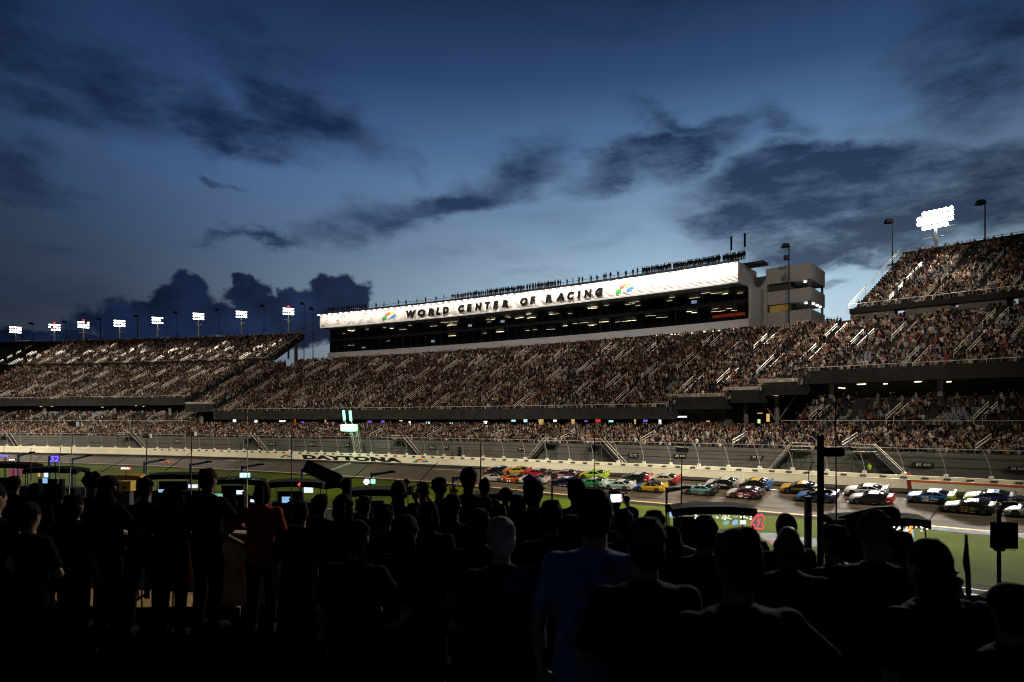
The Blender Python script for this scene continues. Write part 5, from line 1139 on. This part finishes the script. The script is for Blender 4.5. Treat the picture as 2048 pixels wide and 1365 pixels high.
# furled flag held up at right
e = empty('furled_flag', at(1935, 1250, 5), 'black furled flag held upright at right', 'flag'); b = MB(); b.tube([at(1938, 1260, 5), at(1932, 1070, 5)], .009, 6); B(b, 'staff', M_black, e)
b = MB(); b.loft([[at(x0, y, 5), at((x0+x1)/2, y, 4.96), at(x1, y, 5), at((x0+x1)/2, y, 5.04)] for x0, x1, y in ((1930,1935,1070),(1929,1937,1090),(1925,1940,1125),(1930,1942,1150),(1933,1943,1240))]); B(b, 'flag_cloth', M_black, e)
# small things at the railing foot
def cup(px, py, Y, m, lab):
    p = at(px, py, Y); p.z = zf + .01; e = empty('drink_can', p, lab, 'can'); b = MB(); b.tube([p, p + Vector((0,0,.02)), p + Vector((0,0,.11)), p + Vector((0,0,.125))], [.028,.033,.033,.027], 12); B(b, 'can_body', m, e); b = MB(); b.disc(p + Vector((0,0,.127)), (0,0,1), .026, .004, 12); B(b, 'lid', M_steel, e)
M_can2 = mat('silver_can', (.22,.21,.2), .35, .6, var=.1)
cup(476, 1225, 7.9, M_can2, 'silver drink can standing at the foot of the railing beside the person in orange')
# ------------------------------------------------------------------ people on the deck
def V3(x, y, z): return Vector((x, y, z))
def ell(mb, c, r, n=12, m=8, M=None):
    rings = []
    for i in range(1, m):
        t = math.pi * i / m; rings.append([V3(c[0] + r[0]*math.sin(t)*math.cos(2*math.pi*k/n), c[1] + r[1]*math.sin(t)*math.sin(2*math.pi*k/n), c[2] - r[2]*math.cos(t)) for k in range(n)])
    if M is not None: rings = [[M @ p for p in rg] for rg in rings]
    mb.loft(rings)
def remesh(mb, name, vox, smooth=3):
    me = mb.mesh(name); o = bpy.data.objects.new('tmp', me); COL.objects.link(o)
    bm_ = bmesh.new(); bm_.from_mesh(me); bmesh.ops.recalc_face_normals(bm_, faces=bm_.faces); bm_.to_mesh(me); bm_.free()
    r = o.modifiers.new('r', 'REMESH'); r.mode = 'VOXEL'; r.voxel_size = vox; r.use_smooth_shade = True
    sm = o.modifiers.new('s', 'SMOOTH'); sm.iterations = smooth; sm.factor = .5
    dg = bpy.context.evaluated_depsgraph_get(); dg.update(); out = bpy.data.meshes.new_from_object(o.evaluated_get(dg)); out.name = name
    bpy.data.objects.remove(o); out.materials.clear(); out.shade_smooth(); return out
def torso_rings(gx, gy_, lean=0):
    T = [(.80,.150,.105,0),(.90,.172,.125,0),(1.00,.160,.115,0),(1.10,.148,.105,.0),(1.22,.160,.112,.0),(1.34,.178,.118,-.005),(1.42,.172,.100,-.008),(1.475,.10,.075,-.005)]
    return [[V3((a*gx)*math.cos(t), dy + (b_*gy_)*math.sin(t) + lean*(z-.9), z) for t in [2*math.pi*k/16 for k in range(16)]] for z, a, b_, dy in T]
ARM = {'down': ((.25,-.03,1.13),(.255,.08,.88),(.0,.35,-1)), 'rail': ((.31,.10,1.17),(.24,.38,1.06),(-.1,1,-.1)), 'cam': ((.30,.20,1.24),(.10,.30,1.52),(-.25,.3,1)),
       'raise': ((.27,.26,1.46),(.13,.38,1.76),(-.1,.2,1)), 'point': ((.27,.20,1.60),(.34,.34,1.86),(.5,.4,.7)), 'hips': ((.42,-.08,1.17),(.21,.04,1.03),(-.8,.4,-.3)), 'fold': ((.27,.05,1.12),(.02,.24,1.16),(-1,.1,0))}
def hand(mb, w, d, sx, fine):
    d = Vector(d).normalized(); side = d.cross(Vector((0,1,0)) if abs(d.y) < .8 else Vector((1,0,0))).normalized(); nr = side.cross(d)
    pc = w + d * .045
    mb.loft([[w + side*a + nr*b_ for a, b_ in ((-.024,-.016),(.024,-.016),(.024,.016),(-.024,.016))], [pc + side*a + nr*b_ for a, b_ in ((-.042,-.015),(.042,-.015),(.042,.015),(-.042,.015))], [w + d*.095 + side*a + nr*b_ for a, b_ in ((-.042,-.011),(.042,-.011),(.042,.011),(-.042,.011))]])
    for k, L_ in enumerate((.068, .078, .072, .056)):
        a0 = w + d * .085 + side * ((k - 1.5) * .024); sp_ = side * ((k - 1.5) * .006)
        mb.tube([a0, a0 + d*L_*.5 + sp_, a0 + d*L_*.85 + sp_*1.6 + nr*L_*.35, a0 + d*L_*.95 + sp_*2 + nr*L_*.65], [.0095,.009,.008,.0065], 6)
    t0 = w + d * .03 + side * (-.036 * sx); mb.tube([t0, t0 - side*.03*sx + d*.03, t0 - side*.04*sx + d*.06 + nr*.02], [.013,.011,.008], 6)
def arms(mb, pose, gx, rs, rfull, hands=True, wr=1.0):
    for sx, ps in ((1, pose[1]), (-1, pose[0])):
        e_, w_, d_ = ARM[ps]; S_ = V3(sx*.165*gx, 0, 1.405); E_ = V3(sx*(e_[0] + (gx-1)*.16), e_[1], e_[2]); W_ = V3(sx*(w_[0] + (gx-1)*.1), w_[1], w_[2]); D_ = (sx*d_[0], d_[1], d_[2])
        ell(mb, S_, (rs[0]*1.15,)*3, 10, 6)
        if rfull == 'short': mb.tube([S_, S_.lerp(E_, .45), S_.lerp(E_, .82)], [rs[0], rs[0]*.97, rs[0]*.95], 10)
        else:
            mb.tube([S_, S_.lerp(E_, .5), E_], [rs[0], rs[0]*.93, rs[1]], 10); ell(mb, E_, (rs[1],)*3, 8, 6); mb.tube([E_, E_.lerp(W_, .3), W_], [rs[1], rs[1]*1.02, rs[2]], 10)
        if hands: hand(mb, W_, D_, sx, True)
def make_person(px, ytop, Z, rz=0, pose=('down','down'), shirt=(.02,.02,.03), pants=(.015,.017,.025), hair='short', haircol=(.02,.012,.008), skin=0, gx=1.0, sleeve='short', cap=None, lab='', hold=None, legs=1.0, lean=0.0, head_tilt=0):
    if pose == ('down','down'): pose = rr.choice((('down','down'),('down','down'),('hips','down'),('fold','fold'),('down','cam') if Z > 6 else ('down','down'),('down','hips')))
    rz += rr.uniform(-.35, .35)
    drop = (ytop - HY) * Z / F; hgt = -DH - drop; sc = hgt / 1.775
    e = empty('person', ((px - CX) / F * Z, Z, zf), lab, 'person', None, rz); e.scale = (sc, sc, sc)
    vox = .012 if Z < 6.5 or pose != ('down','down') else .015
    mb = MB(); mb.loft(torso_rings(gx*.97, 1, lean))
    for sx in (-1, 1):
        hp, kn, an = V3(sx*.088*gx, 0, .90), V3(sx*.10*legs, .02, .50), V3(sx*.105*legs, -.02, .09)
        mb.tube([hp, hp.lerp(kn, .5), kn], [.085, .074, .056], 10); ell(mb, kn, (.056,)*3, 8, 6); mb.tube([kn, kn.lerp(an, .35), an], [.056, .055, .038], 10)
        mb.loft([[V3(an.x + x*w_, an.y + y, z) for x, z in ((-1,.01),(1,.01),(.8,h_),(-.8,h_))] for y, w_, h_ in ((-.04,.022,.07),(.02,.028,.08),(.10,.030,.045),(.16,.02,.03))])
    nk = lean * .6; mb.tube([V3(0,-.005+nk,1.42), V3(0,.01+nk,1.50), V3(0,.015+nk,1.57)], [.075,.058,.058], 12)
    hc = (0, .02+nk, 1.648); ell(mb, hc, (.076,.097,.118), 14, 10); ell(mb, (0,.05+nk,1.60), (.058,.062,.075), 12, 8)
    ell(mb, (0,.118+nk,1.632), (.014,.022,.026), 8, 6); ell(mb, (0,.10+nk,1.588), (.026,.018,.012), 8, 6)
    for sx in (-1, 1): ell(mb, (sx*.080,.01+nk,1.640), (.014,.022,.033), 8, 6)
    arms(mb, pose, gx, (.046,.037,.027), 'full')
    for sx in (-1, 1):
        b = MB(); x0 = sx*.105*legs; b.loft([[V3(x0 + x*w_, -.02 + y, z) for x, z in ((-1,.0),(1,.0),(1,h_*.5),(.75,h_),(-.75,h_),(-1,h_*.5))] for y, w_, h_ in ((-.085,.030,.06),(-.06,.042,.10),(.03,.046,.12),(.13,.054,.08),(.20,.046,.06),(.235,.02,.035))]); b.build('shoe', M_black, e, True)
    skinm = mat('skin_%d' % skin, tuple(SKIN[skin] * .75), .55, var=.08, scale=6)  # shade on the deck worked into a darker skin colour
    bo = new_obj('body', remesh(mb, 'body', vox), skinm, e)
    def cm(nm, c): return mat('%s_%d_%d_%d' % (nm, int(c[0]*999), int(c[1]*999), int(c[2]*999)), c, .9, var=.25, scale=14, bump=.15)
    mb = MB(); mb.loft([[p * 1.0 + V3(p.x*.10, (p.y)*.12, 0) for p in rg] for rg in torso_rings(gx, 1.0, lean)]); arms(mb, pose, gx, (.064,.054,.04), 'short' if sleeve == 'short' else 'full', False)
    mb.tube([V3(0,-.005+nk,1.43), V3(0,.005+nk,1.495)], [.085,.072], 12)
    so = new_obj('shirt', remesh(mb, 'shirt', .016, 2), cm('shirt', tuple(c_ * .4 for c_ in shirt) if max(shirt) < .3 else shirt), e)
    mb = MB(); mb.loft([[V3(p.x*1.09, p.y*1.1, p.z) for p in rg] for rg in torso_rings(gx, 1.0)[:3]])
    for sx in (-1, 1):
        hp, kn, an = V3(sx*.088*gx, 0, .90), V3(sx*.10*legs, .02, .50), V3(sx*.105*legs, -.02, .10)
        mb.tube([hp, hp.lerp(kn, .5), kn, kn.lerp(an, .4), an], [.102,.090,.072,.068,.060], 12)
    po = new_obj('trousers', remesh(mb, 'trousers', .016, 2), cm('trousers', tuple(c_ * .3 for c_ in pants)), e)
    for sx in (-1, 1): b = MB(); ell(b, (sx*.030,.108+nk,1.655), (.012,.008,.008), 8, 6); b.build('eye', M_glass, e, True)
    hm_ = cm('hair', haircol)
    if hair:
        mb = MB(); ell(mb, (0,.005+nk,1.675), (.088,.104,.106), 16, 10)
        if hair == 'long': ell(mb, (0,-.035+nk,1.56), (.10,.075,.15), 14, 10); ell(mb, (0,-.07+nk,1.44), (.10,.05,.13), 14, 8)
        elif hair == 'bob': ell(mb, (0,-.015+nk,1.60), (.102,.09,.12), 14, 10)
        elif hair == 'curly':
            for k in range(34):
                a = rr.uniform(0, 6.28); zz = rr.uniform(-.2, 1); ell(mb, (.088*math.cos(a)*math.sqrt(1-zz*zz*.9), nk-.005+.10*math.sin(a)*math.sqrt(1-zz*zz*.9), 1.665+.105*zz), (.026,.026,.024), 6, 5)
        elif hair == 'bun': ell(mb, (0,-.08+nk,1.73), (.045,.045,.045), 10, 8)
        else: ell(mb, (0,-.03+nk,1.62), (.080,.075,.085), 12, 8)
        for k in range(16 if hair != 'curly' else 0):
            a = rr.uniform(0, 6.28); zz = rr.uniform(-.3 if hair != 'short' else .1, .95); q2 = math.sqrt(1 - zz*zz*.9); r2 = rr.uniform(.018, .034); ell(mb, (.074*math.cos(a)*q2, nk+.0+.088*math.sin(a)*q2, 1.672+.092*zz), (r2, r2, r2), 6, 5)
        if hair == 'bob' and rr.random() < .5: ell(mb, (0,-.115+nk,1.60), (.035,.035,.11), 8, 6); ell(mb, (0,-.10+nk,1.69), (.035,.03,.03), 8, 6)
        new_obj('hair', remesh(mb, 'hair', .011, 2), hm_, e)
    if cap:
        mb = MB(); rings = []
        for i in range(6):
            t = math.pi / 2 * i / 5; rings.append([V3(.094*math.cos(t*.98)*math.cos(a), .004+nk+.112*math.cos(t*.98)*math.sin(a), 1.682 + .098*math.sin(t)) for a in [2*math.pi*k/16 for k in range(16)]])
        mb.loft(rings); br = MB(); br.loft([[V3(x*w_, .085+nk+y, 1.685+z) for x, z in ((-1,0),(0,.012),(1,0),(1,-.008),(0,.004),(-1,-.008))] for y, w_ in ((0,.075),(.06,.066),(.085,.03))])
        co = mb.build('cap', cm('cap', cap), e, True); br.build('brim', cm('cap', cap), co)
    if 'ear defenders' in lab and 'below' not in lab.split('ear')[1][:0]:
        if lab.startswith('person wearing'):
            for sx in (-1, 1): b = MB(); b.disc((sx*.098, .01+nk, 1.645), (1,0,0), .042, .04, 12); b.build('ear_cup', M_black, e, True)
            b = MB(); b.tube([V3(.1*math.cos(t), .01+nk, 1.66+.115*math.sin(t)) for t in [math.pi*k/10 for k in range(11)]], .011, 6); b.build('head_band', M_black, e, True)
    if hold:
        kind, hx, hy, hz, ms = hold; b = MB(); d = {'tablet': (.125,.012,.085), 'phone': (.16,.012,.08), 'camera': (.13,.09,.09)}[kind]
        # held things are things of their own, at the hands
        T = e.matrix_basis if False else Matrix.Translation(e.location) @ Matrix.Rotation(rz, 4, 'Z') @ Matrix.Scale(sc, 4); c = T @ V3(hx, hy, hz)
        h = empty('camera' if kind == 'camera' else 'phone', c, {'tablet': 'bright white phone screen held up above the heads over the grass','phone': 'dark phone with a small blue screen held up at right','camera': 'small dark camera held to the eye'}[kind] if not isinstance(ms, tuple) else ms[1], 'camera' if kind == 'camera' else 'phone', None, rz)
        b.box((0,0,0), d); b.build('case', M_black, h)
        m_ = ms[0] if isinstance(ms, tuple) else ms
        if kind != 'camera': b = MB(); b.box((0,-.008,0), (d[0]*.93, .004, d[2]*.9)); b.build('screen', m_, h)
        else: b = MB(); b.tube([(0,.03,0),(0,.12,0)], .035, 10); b.build('lens', M_black, h)
    return e
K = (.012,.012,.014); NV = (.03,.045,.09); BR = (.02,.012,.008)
M_tab = mat('tablet_glow', (.5,.5,.5), .4, var=0, emit=(.8,.88,1), es=2.2); M_ph = mat('phone_screen', (.02,.05,.1), .4, var=.9, scale=20, emit=(.15,.3,.8), es=.5)
C2 = ('cam','cam'); D2 = ('down','down'); RL = ('rail','rail')
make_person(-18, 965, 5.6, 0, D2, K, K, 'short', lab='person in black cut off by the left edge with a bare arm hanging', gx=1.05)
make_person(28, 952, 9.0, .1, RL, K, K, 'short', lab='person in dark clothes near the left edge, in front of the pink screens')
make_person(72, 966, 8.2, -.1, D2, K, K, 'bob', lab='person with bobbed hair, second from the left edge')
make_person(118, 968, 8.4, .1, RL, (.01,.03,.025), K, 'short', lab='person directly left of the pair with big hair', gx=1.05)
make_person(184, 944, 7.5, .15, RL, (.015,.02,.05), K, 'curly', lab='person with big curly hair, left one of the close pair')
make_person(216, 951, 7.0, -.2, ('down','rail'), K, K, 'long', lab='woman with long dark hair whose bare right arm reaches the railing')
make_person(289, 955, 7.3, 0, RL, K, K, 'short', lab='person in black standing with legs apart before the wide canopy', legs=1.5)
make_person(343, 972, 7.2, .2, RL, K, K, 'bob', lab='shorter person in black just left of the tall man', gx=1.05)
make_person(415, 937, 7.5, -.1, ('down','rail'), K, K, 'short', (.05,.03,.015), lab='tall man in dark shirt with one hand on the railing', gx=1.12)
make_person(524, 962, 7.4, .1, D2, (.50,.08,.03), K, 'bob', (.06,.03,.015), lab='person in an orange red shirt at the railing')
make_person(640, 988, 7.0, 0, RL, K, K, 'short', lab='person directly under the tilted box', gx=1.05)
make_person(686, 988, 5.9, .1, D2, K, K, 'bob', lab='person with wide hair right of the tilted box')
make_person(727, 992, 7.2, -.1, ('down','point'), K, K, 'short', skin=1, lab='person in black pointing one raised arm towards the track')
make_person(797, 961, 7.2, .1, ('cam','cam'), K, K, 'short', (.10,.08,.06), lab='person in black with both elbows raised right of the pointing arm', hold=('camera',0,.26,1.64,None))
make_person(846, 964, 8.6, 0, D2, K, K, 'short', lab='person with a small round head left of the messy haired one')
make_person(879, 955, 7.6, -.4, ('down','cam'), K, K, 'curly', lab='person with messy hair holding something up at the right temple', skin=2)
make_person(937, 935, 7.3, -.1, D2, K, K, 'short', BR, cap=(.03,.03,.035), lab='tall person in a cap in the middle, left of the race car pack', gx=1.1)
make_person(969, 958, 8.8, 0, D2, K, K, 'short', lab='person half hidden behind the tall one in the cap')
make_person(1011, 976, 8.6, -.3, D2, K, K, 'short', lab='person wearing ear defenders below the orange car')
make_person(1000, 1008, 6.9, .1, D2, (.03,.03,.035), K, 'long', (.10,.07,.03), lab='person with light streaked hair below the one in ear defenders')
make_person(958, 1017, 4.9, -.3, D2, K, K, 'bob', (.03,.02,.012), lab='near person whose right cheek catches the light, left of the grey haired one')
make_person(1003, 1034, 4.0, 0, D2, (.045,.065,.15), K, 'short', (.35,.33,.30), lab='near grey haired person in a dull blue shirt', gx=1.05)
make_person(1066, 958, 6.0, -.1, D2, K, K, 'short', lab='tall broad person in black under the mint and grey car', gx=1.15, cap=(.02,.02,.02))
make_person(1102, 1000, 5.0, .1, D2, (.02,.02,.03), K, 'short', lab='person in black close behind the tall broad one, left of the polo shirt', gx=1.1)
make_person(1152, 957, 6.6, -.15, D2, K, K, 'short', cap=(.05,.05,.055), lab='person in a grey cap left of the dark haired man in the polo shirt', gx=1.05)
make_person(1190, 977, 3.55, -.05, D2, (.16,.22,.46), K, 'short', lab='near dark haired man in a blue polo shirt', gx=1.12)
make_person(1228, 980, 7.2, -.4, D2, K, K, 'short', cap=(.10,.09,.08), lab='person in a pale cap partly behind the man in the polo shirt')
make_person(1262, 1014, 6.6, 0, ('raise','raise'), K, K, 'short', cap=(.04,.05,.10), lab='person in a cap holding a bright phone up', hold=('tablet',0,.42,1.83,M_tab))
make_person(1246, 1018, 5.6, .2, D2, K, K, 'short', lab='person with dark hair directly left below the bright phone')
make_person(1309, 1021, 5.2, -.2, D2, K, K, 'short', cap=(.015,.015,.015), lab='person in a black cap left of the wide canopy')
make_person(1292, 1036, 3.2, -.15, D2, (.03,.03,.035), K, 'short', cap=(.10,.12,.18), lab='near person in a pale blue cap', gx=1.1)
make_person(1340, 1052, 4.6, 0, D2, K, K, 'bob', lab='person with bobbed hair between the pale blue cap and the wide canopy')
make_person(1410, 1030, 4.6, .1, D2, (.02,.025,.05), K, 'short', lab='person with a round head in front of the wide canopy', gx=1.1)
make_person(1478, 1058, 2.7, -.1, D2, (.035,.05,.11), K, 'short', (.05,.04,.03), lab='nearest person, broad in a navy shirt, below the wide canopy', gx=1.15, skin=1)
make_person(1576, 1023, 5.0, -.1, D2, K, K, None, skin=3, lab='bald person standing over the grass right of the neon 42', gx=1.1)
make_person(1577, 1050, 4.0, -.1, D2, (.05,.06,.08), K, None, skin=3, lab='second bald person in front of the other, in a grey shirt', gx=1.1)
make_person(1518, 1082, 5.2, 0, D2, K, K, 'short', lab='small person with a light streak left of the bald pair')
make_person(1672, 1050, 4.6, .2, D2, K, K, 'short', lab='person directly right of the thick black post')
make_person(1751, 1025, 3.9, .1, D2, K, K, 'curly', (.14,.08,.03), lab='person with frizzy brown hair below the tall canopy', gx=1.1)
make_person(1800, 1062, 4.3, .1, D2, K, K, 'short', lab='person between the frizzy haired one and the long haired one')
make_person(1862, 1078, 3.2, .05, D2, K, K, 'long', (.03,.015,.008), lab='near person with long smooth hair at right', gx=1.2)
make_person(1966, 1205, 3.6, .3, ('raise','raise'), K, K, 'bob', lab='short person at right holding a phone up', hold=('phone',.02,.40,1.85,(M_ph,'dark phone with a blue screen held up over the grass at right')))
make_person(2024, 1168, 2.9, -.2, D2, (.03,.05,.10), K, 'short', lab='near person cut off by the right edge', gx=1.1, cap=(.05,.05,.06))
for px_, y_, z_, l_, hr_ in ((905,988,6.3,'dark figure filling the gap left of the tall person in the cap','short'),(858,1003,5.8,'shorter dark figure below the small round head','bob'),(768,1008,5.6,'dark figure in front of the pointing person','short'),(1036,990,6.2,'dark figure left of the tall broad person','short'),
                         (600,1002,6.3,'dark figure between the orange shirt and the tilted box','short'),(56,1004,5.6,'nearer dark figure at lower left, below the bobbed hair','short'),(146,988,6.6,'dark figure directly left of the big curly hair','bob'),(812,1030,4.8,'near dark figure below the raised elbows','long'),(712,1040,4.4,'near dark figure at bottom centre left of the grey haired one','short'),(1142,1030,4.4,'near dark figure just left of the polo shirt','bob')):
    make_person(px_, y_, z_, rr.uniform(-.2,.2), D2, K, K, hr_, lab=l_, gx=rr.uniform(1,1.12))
b = MB(); p = at(1060, 962, 5.95); b.tube([p + V3(-.06,0,.0), p + V3(0,.01,.035), p + V3(.06,0,.0)], [.02,.035,.02], 8)
b.build('cap_cover', mat('magenta_cloth', (.9,.06,.8), .6, var=.1, emit=(.9,.05,.8), es=.0), label='small magenta cloth lying on top of the tall broad person\'s cap', cat='cloth')

for o in list(bpy.data.objects):
    if o.parent is None and 'label' in o and not 4 <= len(o['label'].replace('-', ' ').split()) <= 16: print('LONG', len(o['label'].split()), o['label'])
